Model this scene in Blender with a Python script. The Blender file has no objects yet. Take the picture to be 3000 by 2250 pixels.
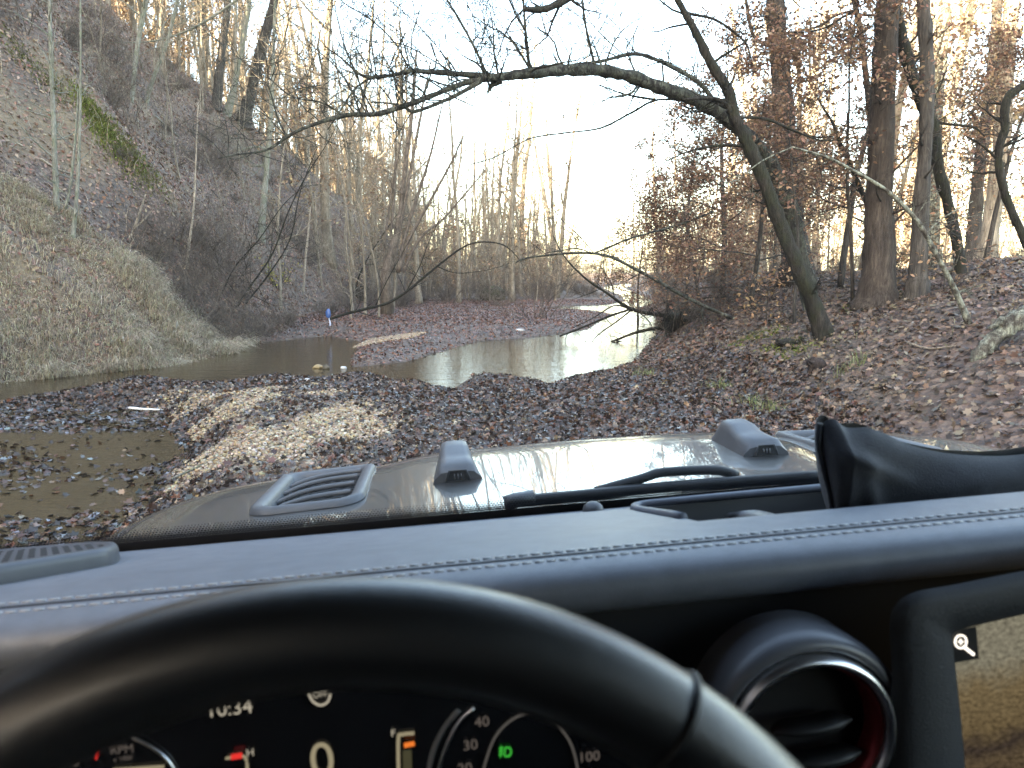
import bpy, math, random
import numpy as np
from mathutils import Matrix, Vector

# ------------------------------------------------------------------ camera, sky, sun, exposure
SC = bpy.context.scene
COL = SC.collection
R = math.radians
F = 2270.0                      # focal length in photograph pixels (3000 wide)
PITCH = math.atan(325 / 2270)   # looking slightly down
HC = 1.75                       # eye height above the creek water (water is z = 0)

cam_d = bpy.data.cameras.new('camera')
cam_d.sensor_width = 36.0
cam_d.lens = 36.0 * F / 3000
cam_d.clip_start = 0.02
cam_d.clip_end = 2000
cam_d.dof.use_dof = True
cam_d.dof.focus_distance = 7.0
cam_d.dof.aperture_fstop = 11.0
cam = bpy.data.objects.new('camera', cam_d)
COL.objects.link(cam)
cam.location = (0, 0, HC)
cam.rotation_euler = (math.pi / 2 - PITCH, 0, 0)
SC.camera = cam

SUN_EL, SUN_AZ = R(19), R(218)      # azimuth clockwise from +Y: behind and to the left of the camera
world = bpy.data.worlds.new('World')
SC.world = world
world.use_nodes = True
wn = world.node_tree
wn.nodes.clear()
sky = wn.nodes.new('ShaderNodeTexSky')
sky.sky_type = 'NISHITA'
sky.sun_disc = False
sky.sun_elevation = SUN_EL
sky.sun_rotation = SUN_AZ
sky.air_density = 1.0
sky.dust_density = 1.6
sky.ozone_density = 1.0
bg = wn.nodes.new('ShaderNodeBackground')
bg.inputs[1].default_value = 0.15
wo = wn.nodes.new('ShaderNodeOutputWorld')
wn.links.new(sky.outputs[0], bg.inputs[0])
wn.links.new(bg.outputs[0], wo.inputs[0])

sun_d = bpy.data.lights.new('sun', 'SUN')
sun_d.energy = 5.0
sun_d.angle = R(0.5)
sun_d.color = (1.0, 0.88, 0.70)
sun = bpy.data.objects.new('sun', sun_d)
COL.objects.link(sun)
_s = Vector((math.sin(SUN_AZ) * math.cos(SUN_EL), math.cos(SUN_AZ) * math.cos(SUN_EL), math.sin(SUN_EL)))
sun.rotation_euler = _s.to_track_quat('Z', 'Y').to_euler()
sun.location = _s * 100

SC.view_settings.view_transform = 'Standard'
SC.view_settings.look = 'None'
SC.view_settings.gamma = 1.0
SC.view_settings.exposure = 3.5
SC.view_settings.use_white_balance = True      # camera white balance set for the shade
SC.view_settings.white_balance_temperature = 7750
SC.render.engine = 'CYCLES'
SC.cycles.use_denoising = True
SC.cycles.max_bounces = 6
SC.cycles.diffuse_bounces = 3
SC.cycles.glossy_bounces = 3
SC.cycles.transparent_max_bounces = 10
SC.cycles.sample_clamp_indirect = 6.0
SC.cycles.caustics_reflective = False
SC.cycles.caustics_refractive = False

rng = np.random.default_rng(11)
random.seed(5)

# ------------------------------------------------------------------ pixel helpers (survey of the photograph)
def ray(u, v):
    a, b = (u - 1500) / F, -(v - 1125) / F
    return np.array((a, math.cos(PITCH) + b * math.sin(PITCH), -math.sin(PITCH) + b * math.cos(PITCH)))
def at(u, v, Y):
    d = ray(u, v)
    t = Y / d[1]
    return np.array((d[0] * t, Y, HC + d[2] * t))

# ------------------------------------------------------------------ object helpers
def tag(o, label=None, cat=None, group=None, kind=None):
    if label: o['label'] = label
    if cat: o['category'] = cat
    if group: o['group'] = group
    if kind: o['kind'] = kind
    return o
def empty(name, loc=(0, 0, 0)):
    o = bpy.data.objects.new(name, None)
    o.empty_display_size = 0.2
    o.location = loc
    COL.objects.link(o)
    return o
def link(name, me, mat=None, parent=None, loc=None):
    o = bpy.data.objects.new(name, me)
    COL.objects.link(o)
    if mat is not None and len(me.materials) == 0:
        me.materials.append(mat)
    if parent is not None: o.parent = parent
    if loc is not None: o.location = loc
    return o
def mesh_np(name, V, faces, smooth=False, cols=None):
    """faces: list of int arrays (n,3) / (n,4)"""
    me = bpy.data.meshes.new(name)
    V = np.asarray(V, dtype=np.float32)
    loops, starts, n = [], [], 0
    for fa in faces:
        fa = np.asarray(fa, dtype=np.int32)
        if fa.size == 0: continue
        loops.append(fa.ravel())
        k = fa.shape[1]
        starts.append(n + np.arange(len(fa), dtype=np.int32) * k)
        n += fa.size
    loops = np.concatenate(loops); starts = np.concatenate(starts)
    me.vertices.add(len(V)); me.vertices.foreach_set('co', V.ravel())
    me.loops.add(len(loops)); me.loops.foreach_set('vertex_index', loops)
    me.polygons.add(len(starts)); me.polygons.foreach_set('loop_start', starts)
    if smooth:
        me.polygons.foreach_set('use_smooth', np.ones(len(starts), dtype=bool))
    if cols is not None:
        a = me.color_attributes.new('tint', 'FLOAT_COLOR', 'POINT')
        c = np.ones((len(V), 4), dtype=np.float32); c[:, :cols.shape[1]] = cols
        a.data.foreach_set('color', c.ravel())
    me.update(calc_edges=True)
    me.validate()
    return me

class MB:
    """collects tubes, boxes and free quads into one mesh"""
    def __init__(s): s.V, s.Q, s.T, s.n = [], [], [], 0
    def add(s, V, Q=None, T=None):
        V = np.asarray(V, dtype=np.float64)
        s.V.append(V)
        if Q is not None and len(Q): s.Q.append(np.asarray(Q) + s.n)
        if T is not None and len(T): s.T.append(np.asarray(T) + s.n)
        s.n += len(V)
    def tube(s, pts, rad, sides=6, cap=True, jit=0.0, rg=None):
        pts = np.asarray(pts, float); rad = np.broadcast_to(np.asarray(rad, float), (len(pts),))
        n = len(pts)
        t = np.gradient(pts, axis=0)
        t /= np.linalg.norm(t, axis=1)[:, None] + 1e-9
        m = t.mean(0)
        ref = np.array((0., 0., 1.)) if abs(m[2]) < 0.75 * np.linalg.norm(m) + 1e-9 else np.array((0.97, 0.22, 0.))
        a = np.cross(t, ref); a /= np.linalg.norm(a, axis=1)[:, None] + 1e-9
        b = np.cross(t, a)
        ang = np.arange(sides) * 2 * np.pi / sides
        rr = rad[:, None] * np.ones(sides)
        if jit: rr = rr * (1 + jit * (rg or rng).normal(size=rr.shape))
        V = pts[:, None, :] + rr[..., None] * (np.cos(ang)[None, :, None] * a[:, None, :] + np.sin(ang)[None, :, None] * b[:, None, :])
        i = np.arange(n - 1)[:, None] * sides; j = np.arange(sides)[None, :]; k = (j + 1) % sides
        Q = np.stack([i + j, i + k, i + sides + k, i + sides + j], -1).reshape(-1, 4)
        V = V.reshape(-1, 3)
        T = None
        if cap:
            V = np.vstack([V, pts[0], pts[-1]])
            c0, c1 = n * sides, n * sides + 1
            jj = np.arange(sides); kk = (jj + 1) % sides
            e = (n - 1) * sides
            T = np.vstack([np.stack([kk, jj, np.full(sides, c0)], -1), np.stack([e + jj, e + kk, np.full(sides, c1)], -1)])
        s.add(V, Q, T)
    def box(s, c, h, M=None):
        c = np.asarray(c, float); h = np.asarray(h, float)
        P = np.array([(x, y, z) for x in (-1, 1) for y in (-1, 1) for z in (-1, 1)], float) * h
        if M is not None: P = P @ np.asarray(M).T
        s.add(P + c, [(0, 1, 3, 2), (4, 6, 7, 5), (0, 4, 5, 1), (2, 3, 7, 6), (0, 2, 6, 4), (1, 5, 7, 3)])
    def grid(s, P, flip=False, wrap=False):
        """P: (n, m, 3)"""
        n, m = P.shape[:2]
        i = np.arange(n - 1)[:, None] * m
        j = np.arange(m if wrap else m - 1)[None, :]; k = (j + 1) % m
        Q = np.stack([i + j, i + k, i + m + k, i + m + j], -1).reshape(-1, 4)
        if flip: Q = Q[:, ::-1]
        s.add(P.reshape(-1, 3), Q)
    def mesh(s, name, smooth=True, origin=(0, 0, 0)):
        V = np.vstack(s.V) - np.asarray(origin)
        fs = []
        if s.Q: fs.append(np.vstack(s.Q))
        if s.T: fs.append(np.vstack(s.T))
        return mesh_np(name, V, fs, smooth)
    def build(s, name, mat, parent=None, smooth=True, origin=(0, 0, 0), loc=None):
        return link(name, s.mesh(name, smooth, origin), mat, parent, loc)

def smooth_path(P, n=6):
    """Catmull-Rom through rows of P (any width)"""
    P = np.asarray(P, float)
    Q = np.vstack([2 * P[0] - P[1], P, 2 * P[-1] - P[-2]])
    out = []
    for i in range(1, len(Q) - 2):
        p0, p1, p2, p3 = Q[i - 1:i + 3]
        for t in np.arange(n) / n:
            out.append(0.5 * (2 * p1 + (p2 - p0) * t + (2 * p0 - 5 * p1 + 4 * p2 - p3) * t * t + (3 * p1 - p0 - 3 * p2 + p3) * t ** 3))
    out.append(P[-1])
    return np.array(out)

# ------------------------------------------------------------------ value noise
_perm = np.random.default_rng(3).random((256, 256))
def vnoise(x, y):
    xi, yi = np.floor(x).astype(int), np.floor(y).astype(int)
    fx, fy = x - xi, y - yi
    fx = fx * fx * (3 - 2 * fx); fy = fy * fy * (3 - 2 * fy)
    g = lambda a, b: _perm[a & 255, b & 255]
    return (g(xi, yi) * (1 - fx) + g(xi + 1, yi) * fx) * (1 - fy) + (g(xi, yi + 1) * (1 - fx) + g(xi + 1, yi + 1) * fx) * fy
def fbm(x, y, o=4):
    s, a, t = 0, 1, 0
    for k in range(o):
        s = s + a * vnoise(x * 2 ** k + 17.3 * k, y * 2 ** k + 5.1 * k); t += a; a *= 0.5
    return s / t - 0.5
def sdf_poly(x, y, poly):
    poly = np.asarray(poly, float)
    d = np.full(x.shape, 1e9); inside = np.zeros(x.shape, bool)
    for (ax, ay), (bx, by) in zip(poly, np.roll(poly, -1, 0)):
        ex, ey = bx - ax, by - ay
        wx, wy = x - ax, y - ay
        t = np.clip((wx * ex + wy * ey) / (ex * ex + ey * ey + 1e-12), 0, 1)
        d = np.minimum(d, (wx - ex * t) ** 2 + (wy - ey * t) ** 2)
        c = (ay > y) != (by > y)
        with np.errstate(divide='ignore', invalid='ignore'):
            xx = ax + (y - ay) * ex / (ey if ey != 0 else 1e-12)
        inside ^= c & (x < xx)
    d = np.sqrt(d)
    return np.where(inside, -d, d)
def sstep(a, b, x):
    t = np.clip((x - a) / (b - a), 0, 1)
    return t * t * (3 - 2 * t)

# ------------------------------------------------------------------ terrain
POOL = [(-16, 9.5), (-12, 10.8), (-8.6, 12.4), (-7.8, 13.3), (-6.8, 14.5), (-6.7, 19.1), (-5.2, 21.7), (-3.9, 20.0), (-3.4, 16.5), (-3.0, 14.4),
        (-2.1, 15.3), (-0.9, 20), (0.5, 21.1), (2.4, 24.3), (3.4, 29.5), (4.3, 33), (3.6, 35.5), (1.6, 37.5), (1.2, 39.5), (2.6, 41.5), (5.0, 43), (7, 48), (8.5, 60), (11, 95), (19, 130),
        (22, 130), (13.5, 95), (10, 60), (8.8, 48), (7.2, 41.5), (6.0, 38), (5.6, 35.5), (5.9, 32), (5.2, 27), (3.9, 21), (2.5, 15.3), (1.5, 13.5), (0.6, 11.4), (-.3, 12.7),
        (-.8, 11.3), (-2.2, 12.2), (-3.1, 12.5), (-4.6, 12.1), (-6.1, 12.3), (-6.4, 11.4), (-7.2, 10.4), (-9, 9), (-16, 6.5)]
SHALLOW = [(-16, 6.7), (-9, 9.2), (-7.3, 10.4), (-6, 10.4), (-4.5, 9.9), (-3.7, 8.7), (-3.1, 7.5), (-2.8, 6.5), (-2.6, 5.3), (-2.3, 3), (-2.2, -6), (-16, -6)]
GRAVEL = [(-4.3, 10.2), (-2.7, 10.9), (-1.8, 8.8), (-1.3, 7.3), (-1.6, 6.0), (-2.7, 5.6), (-3.3, 7.2)]
def toe_l(y): return np.interp(y, [-60, 0, 6, 10, 12.4, 13.3, 14.5, 17, 19, 22, 26, 30, 40, 60, 80, 110, 200],
                               [-9, -9.5, -9.5, -9, -8.4, -7.8, -6.8, -6.5, -6.8, -6.6, -7.5, -8, -8.5, -8, -8, -8, -14])
def crest_l(y): return np.interp(y, [-80, -10, 0, 10, 20, 28, 35, 40, 55, 80, 110, 160, 300], [36, 35, 31, 24, 19, 17, 16, 15.2, 11.8, 6.2, 4.4, 3.5, 3])
def toe_r(y): return np.interp(y, [-60, -5, 5, 8, 12, 15.3, 21, 27, 32, 45, 60, 90, 130, 200], [3.4, 3.4, 3.2, 2.9, 2.3, 2.7, 4.1, 5.4, 6.2, 8.5, 11, 14, 20, 30])
MOUNDS = [(*p, a, w) for p, a, w in [((-2.25, 11.7), .13, .5), ((-1.45, 11.0), .10, .35), ((-0.55, 11.9), .16, .38), ((-.2, 11.3), .10, .3), ((0.35, 11.9), .12, .33),
                                     ((0.15, 11.0), .08, .4), ((1.0, 11.5), .13, .45), ((1.5, 12.3), .10, .5), ((-3.6, 11.7), .08, .5), ((-5.6, 11.4), .07, .5)]]
def H(x, y):
    x = np.asarray(x, float); y = np.asarray(y, float)
    s1 = sdf_poly(x, y, POOL); s2 = sdf_poly(x, y, SHALLOW)
    cap = np.interp(y, [13, 16, 22, 28, 34], [.24, .40, .34, .16, .14])
    base = np.where(s1 > 0, cap * (1 - np.exp(-0.9 * np.maximum(s1, 0) * .24 / cap)), np.maximum(s1 * .3, -.5))
    sh = -.085 + .22 * fbm(x * .42 + 3.4, y * 1.35, 3)
    base = np.where(s2 < .6, base + (np.minimum(base, sh) - base) * sstep(.6, -.4, s2), base)
    base = base + .05 * fbm(x * 1.3, y * 1.3, 3) * sstep(-.3, .4, s1)
    for mx, my, a, w in MOUNDS:
        base = base + a * np.exp(-((x - mx) ** 2 + (y - my) ** 2) / (w * w))
    # left hill
    d = toe_l(y) + .5 * fbm(x * .3, y * .35, 2) - x
    zc = crest_l(y) * (1 + .10 * fbm(y * .05 + 9, x * .02, 2))
    yc = 18.3 + .6 * (x + 6.5)
    sl = np.maximum(.86 + .52 * sstep(.3, 4.0, y - yc), .86 + .52 * sstep(7, 1, y))
    a = sl * d; k = 1.4
    hill = -k * np.logaddexp(-a / k, -zc / k)
    g = np.exp(-((y - (21.2 + .5 * (x + 6.5))) / 1.7) ** 2)
    hill = hill - np.minimum(.9, .2 * np.maximum(d, 0)) * g * sstep(-30, -16, x)
    sp = np.exp(-((y - (18.3 + .6 * (x + 6.5))) / 1.6) ** 2)
    hill = hill + .45 * sp * np.clip(d / 1.5, 0, 1) * sstep(-18, -12, x)
    hill = hill + (.9 * fbm(x * .22, y * .22, 4) + .25 * fbm(x * .9 + 4, y * .9, 3)) * np.clip(d / 2, 0, 1)
    # right bank
    e = x - (toe_r(y) + .4 * fbm(y * .4 + 31, x * .1, 2))
    near = 2.5 * (1 - np.exp(-np.maximum(e, 0) / 4.2))
    far = 1.75 * (1 - np.exp(-np.maximum(e, 0) / 1.3))
    bank = near + (far - near) * sstep(15.5, 21, y)
    bank = bank - .05 * np.maximum(e - 9, 0) * sstep(60, 20, e)
    bank = np.maximum(bank, np.where(e > 9, .8, -9))
    bank = bank + (.35 * fbm(x * .35, y * .35, 4) + .1 * fbm(x * 1.5, y * 1.5, 2)) * np.clip(e / 1.5, 0, 1)
    bank = np.where(e > 0, bank, e * .8)
    return np.maximum(base, np.maximum(hill, bank))
def hnormal(x, y, e=.08):
    nx = -(H(x + e, y) - H(x - e, y)) / (2 * e); ny = -(H(x, y + e) - H(x, y - e)) / (2 * e)
    n = np.stack([nx, ny, np.ones_like(nx)], -1)
    return n / np.linalg.norm(n, axis=-1)[..., None]
def hit(u, v, tmin=3.0):
    """where the pixel's line of sight meets the ground"""
    d = ray(u, v)
    t = np.concatenate([np.arange(tmin, 60, .02), np.arange(60, 400, .2)])
    P = d[None] * t[:, None] + np.array((0, 0, HC))
    g = P[:, 2] - H(P[:, 0], P[:, 1])
    k = np.argmax(g < 0)
    if g[k] >= 0: k = len(t) - 1
    return P[k]
def ground(x, y): return float(H(np.array([x]), np.array([y]))[0])

# ------------------------------------------------------------------ materials
MATS = {}
class NT:
    def __init__(s, name):
        s.m = bpy.data.materials.new(name); s.m.use_nodes = True
        s.t = s.m.node_tree; s.t.nodes.clear()
        s.out = s.t.nodes.new('ShaderNodeOutputMaterial')
    def n(s, typ, **kw):
        x = s.t.nodes.new('ShaderNode' + typ)
        for k, v in kw.items():
            if k.startswith('i_'):
                key = k[2:]
                key = int(key) if key.isdigit() else key.replace('_', ' ')
                if isinstance(v, bpy.types.NodeSocket): s.t.links.new(v, x.inputs[key])
                else: x.inputs[key].default_value = v
            else: setattr(x, k, v)
        return x
    def l(s, a, b): s.t.links.new(a, b)
    def ramp(s, fac, stops, interp='LINEAR'):
        r = s.n('ValToRGB'); r.color_ramp.interpolation = interp
        e = r.color_ramp.elements
        while len(e) < len(stops): e.new(0.5)
        for el, (p, c) in zip(e, stops):
            el.position = p; el.color = (*c, 1) if len(c) == 3 else c
        s.l(fac, r.inputs[0]); return r.outputs[0]
    def coord(s, scale=(1, 1, 1), kind='Object'):
        c = s.n('TexCoord'); m = s.n('Mapping'); m.inputs['Scale'].default_value = scale
        s.l(c.outputs[kind], m.inputs[0]); return m.outputs[0]
    def noise(s, vec, scale=5, detail=4, rough=.55):
        x = s.n('TexNoise', i_Scale=scale, i_Detail=detail, i_Roughness=rough); s.l(vec, x.inputs['Vector']); return x.outputs['Fac']
    def mix(s, fac, a, b, typ='MIX'):
        x = s.n('Mix', data_type='RGBA', blend_type=typ)
        for k, v in ((0, fac), (6, a), (7, b)):
            if isinstance(v, bpy.types.NodeSocket): s.l(v, x.inputs[k])
            else: x.inputs[k].default_value = v if not isinstance(v, tuple) or len(v) == 4 else (*v, 1)
        return x.outputs[2]
    def bsdf(s, color, rough=.6, spec=.5, bump=None, bs=.3, bd=.02, **kw):
        b = s.n('BsdfPrincipled', i_Roughness=rough, i_Specular_IOR_Level=spec, **kw)
        if isinstance(color, bpy.types.NodeSocket): s.l(color, b.inputs['Base Color'])
        else: b.inputs['Base Color'].default_value = (*color, 1)
        if bump is not None:
            q = s.n('Bump', i_Strength=bs, i_Distance=bd); s.l(bump, q.inputs['Height']); s.l(q.outputs[0], b.inputs['Normal'])
        s.l(b.outputs[0], s.out.inputs[0]); return b
def attr(t, name='tint'):
    return t.n('Attribute', attribute_name=name).outputs['Color']

def mat_bark(name, dark, light, moss=None, scale=6.0, lichen=0.0):
    t = NT(name); v = t.coord((1, 1, .22)); w = t.coord()
    n1 = t.noise(v, scale * 2.2, 5, .65); n2 = t.noise(w, scale * .45, 4)
    c = t.ramp(n1, [(.32, dark), (.68, light)])
    c = t.mix(t.ramp(n2, [(.4, (0, 0, 0)), (.62, (.55, .55, .55))]), c, tuple(x * .6 for x in dark))
    if lichen:
        n3 = t.noise(w, scale * 1.6, 5, .6)
        c = t.mix(t.ramp(n3, [(.52 - .1 * lichen, (0, 0, 0)), (.60, (lichen,) * 3)]), c, (.36, .38, .31))
    if moss:
        n4 = t.noise(w, scale * .8, 4)
        c = t.mix(t.ramp(n4, [(.45, (0, 0, 0)), (.6, (.8, .8, .8))]), c, moss)
    n5 = t.noise(t.coord((1, 1, .12)), scale * 9, 4, .7)
    c = t.mix(t.ramp(n5, [(.36, (.75, .75, .75)), (.58, (0, 0, 0))]), c, tuple(x * .45 for x in dark))
    hh = t.n('Math', operation='ADD'); t.l(n1, hh.inputs[0]); t.l(n5, hh.inputs[1])
    t.bsdf(c, .85, .2, hh.outputs[0], .9, .04)
    return t.m
BARK = {
    'grey': mat_bark('bark_grey', (.055, .048, .043), (.155, .138, .122), scale=5),
    'brown': mat_bark('bark_brown', (.045, .035, .029), (.125, .10, .083), scale=5),
    'dark': mat_bark('bark_dark_mossy', (.022, .02, .017), (.07, .06, .05), moss=(.034, .036, .02), scale=6),
    'arch': mat_bark('bark_arch', (.03, .028, .026), (.095, .09, .08), moss=(.07, .075, .058), scale=6, lichen=.45),
    'pale': mat_bark('bark_pale', (.25, .24, .20), (.46, .44, .38), moss=(.24, .26, .18), scale=8),
    'dead': mat_bark('dead_wood_pale', (.38, .31, .24), (.64, .55, .45), scale=9),
    'far': mat_bark('bark_far', (.22, .18, .135), (.48, .41, .32), scale=3),  # paled so the sunlight on distant trunks sits in the colour
    'lichen': mat_bark('bark_lichen', (.06, .05, .04), (.20, .18, .15), scale=7, lichen=1.0),
    'twig': mat_bark('twig_bark', (.14, .11, .09), (.31, .255, .21), scale=8),
}
def mat_leaf(name, rough=.55, spec=.4, trans=.25):
    t = NT(name)
    c = attr(t)
    b = t.bsdf(c, rough, spec)
    tr = t.n('BsdfTranslucent'); t.l(c, tr.inputs[0])
    m = t.n('MixShader', i_0=trans); t.l(b.outputs[0], m.inputs[1]); t.l(tr.outputs[0], m.inputs[2])
    t.l(m.outputs[0], t.out.inputs[0])
    return t.m
LEAF = mat_leaf('dead_leaf', .5, .45, .12)
LEAFWET = mat_leaf('wet_leaf', .28, .5, .05)
LEAFTREE = mat_leaf('hanging_leaf', .6, .3, .35)
GRASSM = mat_leaf('dry_grass_blade', .65, .3, .3)
MOSSM = mat_leaf('moss', .9, .1, .1)

def mat_ground():
    t = NT('forest_floor'); v = t.coord()
    z = attr(t, 'tint'); sep = t.n('SeparateColor'); t.l(z, sep.inputs[0])
    vo = t.n('TexVoronoi', i_Scale=11.0); t.l(v, vo.inputs['Vector'])
    vs = t.n('SeparateColor'); t.l(vo.outputs['Color'], vs.inputs[0])
    leaf = t.ramp(vs.outputs[0], [(0, (.055, .036, .028)), (.4, (.10, .065, .05)), (.75, (.155, .10, .075)), (1, (.22, .155, .115))])
    big = t.noise(v, .6, 5)
    leaf = t.mix(t.ramp(big, [(.4, (0, 0, 0)), (.65, (.6, .6, .6))]), leaf, (.10, .085, .07))
    soil = t.ramp(t.noise(v, 3.0, 6), [(.3, (.14, .10, .055)), (.7, (.26, .19, .11))])
    mud = t.ramp(t.noise(v, 5.0, 5), [(.3, (.045, .03, .022)), (.7, (.12, .085, .055))])
    grav = t.ramp(vs.outputs[1], [(0, (.16, .11, .08)), (.5, (.30, .23, .16)), (1, (.46, .38, .28))])
    c = t.mix(sep.outputs[0], leaf, grav)
    c = t.mix(sep.outputs[1], c, soil)
    c = t.mix(sep.outputs[2], c, mud)
    h = t.n('Math', operation='ADD'); t.l(vo.outputs['Distance'], h.inputs[0]); t.l(t.noise(v, 14, 4), h.inputs[1])
    t.bsdf(c, .75, .35, h.outputs[0], .8, .05)
    return t.m
def mat_water():
    t = NT('creek_water'); v = t.coord((1, 1.7, 1))
    n = t.noise(v, 2.4, 3, .5); n2 = t.noise(v, 9, 2, .5)
    s = t.n('Math', operation='MULTIPLY_ADD', i_1=.6); t.l(n2, s.inputs[0]); t.l(n, s.inputs[2])
    bp = t.n('Bump', i_Strength=.16, i_Distance=.05); t.l(s.outputs[0], bp.inputs['Height'])
    tr = t.n('BsdfTransparent'); tr.inputs[0].default_value = (.62, .47, .27, 1)
    df = t.n('BsdfDiffuse'); df.inputs[0].default_value = (.115, .08, .042, 1)
    m1 = t.n('MixShader', i_0=.55); t.l(tr.outputs[0], m1.inputs[1]); t.l(df.outputs[0], m1.inputs[2])
    gl = t.n('BsdfGlossy', i_Roughness=.04); t.l(bp.outputs[0], gl.inputs['Normal'])
    fr = t.n('Fresnel', i_IOR=1.33); t.l(bp.outputs[0], fr.inputs['Normal'])
    m2 = t.n('MixShader'); t.l(fr.outputs[0], m2.inputs[0]); t.l(m1.outputs[0], m2.inputs[1]); t.l(gl.outputs[0], m2.inputs[2])
    t.l(m2.outputs[0], t.out.inputs[0])
    return t.m
def mat_stone(name='pebble'):
    t = NT(name); v = t.coord()
    c = t.mix(t.ramp(t.noise(v, 20, 4), [(.35, (0, 0, 0)), (.7, (.5, .5, .5))]), attr(t), (.16, .11, .07))
    t.bsdf(c, .6, .4)
    return t.m
def mat_plain(name, color, rough=.5, spec=.5, noise=0.0, nscale=200, bs=.15, **kw):
    t = NT(name); v = t.coord()
    n = t.noise(v, nscale, 3)
    c = t.mix(t.ramp(t.noise(v, nscale * .06, 5), [(.35, (0, 0, 0)), (.7, (noise,) * 3)]), color, tuple(min(1, x * 1.8 + .02) for x in color)) if noise else color
    t.bsdf(c, rough, spec, n if bs else None, bs, .001, **kw)
    return t.m
def mat_emit(name, color, strength):
    t = NT(name); e = t.n('Emission', i_Strength=strength); e.inputs[0].default_value = (*color, 1)
    t.l(e.outputs[0], t.out.inputs[0]); return t.m

# ------------------------------------------------------------------ ground sheet
def warp(lo, hi, fine_lo, fine_hi, step, grow=1.06, far=4.0):
    a = list(np.arange(fine_lo, fine_hi + 1e-6, step))
    s, x = step, fine_hi
    while x < hi:
        s = min(s * grow, max(far, (x - fine_hi) * .12)); x += s; a.append(x)
    s, x = step, fine_lo
    while x > lo:
        s = min(s * grow, max(far, (fine_lo - x) * .12)); x -= s; a.insert(0, x)
    return np.array(a)
xs = warp(-420, 420, -14, 12, .11)
ys = warp(-120, 600, 2, 24, .11)
GX, GY = np.meshgrid(xs, ys)
GZ = H(GX, GY)
s1 = sdf_poly(GX, GY, POOL); s2 = sdf_poly(GX, GY, SHALLOW); sg = sdf_poly(GX, GY, GRAVEL)
c_gr = sstep(.5, -.3, sg) * .9
c_mud = np.clip(sstep(.25, -.1, s1) + sstep(.3, -.3, s2), 0, 1) * .9
dl = toe_l(GY) - GX
c_soil = sstep(.02, .18, fbm(GX * .35 + 40, GY * .5, 4)) * sstep(.5, 2, dl) * .55 * sstep(60, 30, GY)
mb = MB(); mb.grid(np.stack([GX, GY, GZ], -1))
g = mesh_np('ground', mb.V[0], mb.Q, True, np.stack([c_gr, c_soil, c_mud], -1).reshape(-1, 3))
tag(link('ground', g, mat_ground()), kind='structure')
wm = MB(); wxs = np.linspace(-40, 60, 60); wys = np.linspace(-30, 220, 60)
WX, WY = np.meshgrid(wxs, wys); wm.grid(np.stack([WX, WY, np.zeros_like(WX)], -1))
tag(wm.build('water', mat_water()), kind='structure')

# ------------------------------------------------------------------ leaves, blades, stones: many small pieces as one part
def leaf_proto(kind):
    if kind == 'simple':      # pointed oval folded along the midrib
        V = np.array([(0, -.5, .0), (.26, -.12, .09), (.2, .25, .08), (0, .52, -.02), (-.2, .25, .08), (-.26, -.12, .09), (0, .05, 0)], float)
        T = [(6, 0, 1), (6, 1, 2), (6, 2, 3), (6, 3, 4), (6, 4, 5), (6, 5, 0)]
    else:                     # lobed, curled
        a = np.linspace(0, 2 * np.pi, 14, endpoint=False)
        r = np.array([.52, .30, .46, .24, .44, .26, .36, .16, .36, .26, .44, .24, .46, .30])
        V = np.stack([r * np.sin(a), r * np.cos(a), .16 * np.abs(np.sin(a)) * r + .07 * np.cos(2 * a)], -1)
        V = np.vstack([V, (0, 0, 0)])
        T = [(14, i, (i + 1) % 14) for i in range(14)]
    return V, np.array(T)
def basis_from_normal(n, rg):
    n = n / (np.linalg.norm(n, axis=1)[:, None] + 1e-9)
    r = rg.normal(size=n.shape)
    a = np.cross(n, r); a /= np.linalg.norm(a, axis=1)[:, None] + 1e-9
    b = np.cross(n, a)
    return np.stack([a, b, n], -1)      # columns
def scatter_mesh(name, proto, pos, nrm, size, col, rg, aspect=.2):
    V0, T0 = proto
    n = len(pos)
    M = basis_from_normal(nrm, rg)
    sc = size[:, None] * (1 + aspect * rg.uniform(-1, 1, (n, 3)))
    L = V0[None] * sc[:, None, :]
    V = np.einsum('nij,nkj->nki', M, L) + pos[:, None, :]
    T = (T0[None] + (np.arange(n) * len(V0))[:, None, None]).reshape(-1, T0.shape[1])
    C = np.repeat(col, len(V0), axis=0)
    return mesh_np(name, V.reshape(-1, 3), [T], False, C)
def pick(rg, n, pal, weights, jitter=.18):
    pal = np.array(pal, float); w = np.array(weights, float); w /= w.sum()
    c = pal[rg.choice(len(pal), n, p=w)]
    return np.clip(c * (1 + jitter * rg.normal(size=(n, 1))) * (1 + .06 * rg.normal(size=(n, 3))), .004, .8)
def in_view(x, y, margin=.12, ymin=3.2):
    return (y > ymin) & (np.abs(x / np.maximum(y, .1)) < .661 + margin + .8 / np.maximum(y, 1))
def sample_region(rg, n, x0, x1, y0, y1, dens=None):
    x = rg.uniform(x0, x1, n); y = rg.uniform(y0, y1, n)
    k = in_view(x, y)
    if dens is not None: k &= rg.random(n) < dens(x, y)
    return x[k], y[k]
PAL_BANK = [(.150, .098, .064), (.205, .148, .100), (.078, .053, .040), (.29, .215, .145), (.125, .068, .042), (.155, .128, .105), (.05, .036, .028)]
PAL_WET = [(.028, .018, .014), (.062, .034, .023), (.105, .048, .028), (.045, .034, .029), (.145, .09, .055)]
PAL_RED = [(.18, .08, .05), (.12, .056, .04), (.23, .11, .065), (.07, .038, .03)]
PAL_HILL = [(.22, .125, .085), (.135, .078, .055), (.28, .185, .13), (.35, .25, .17), (.18, .09, .06)]
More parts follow.
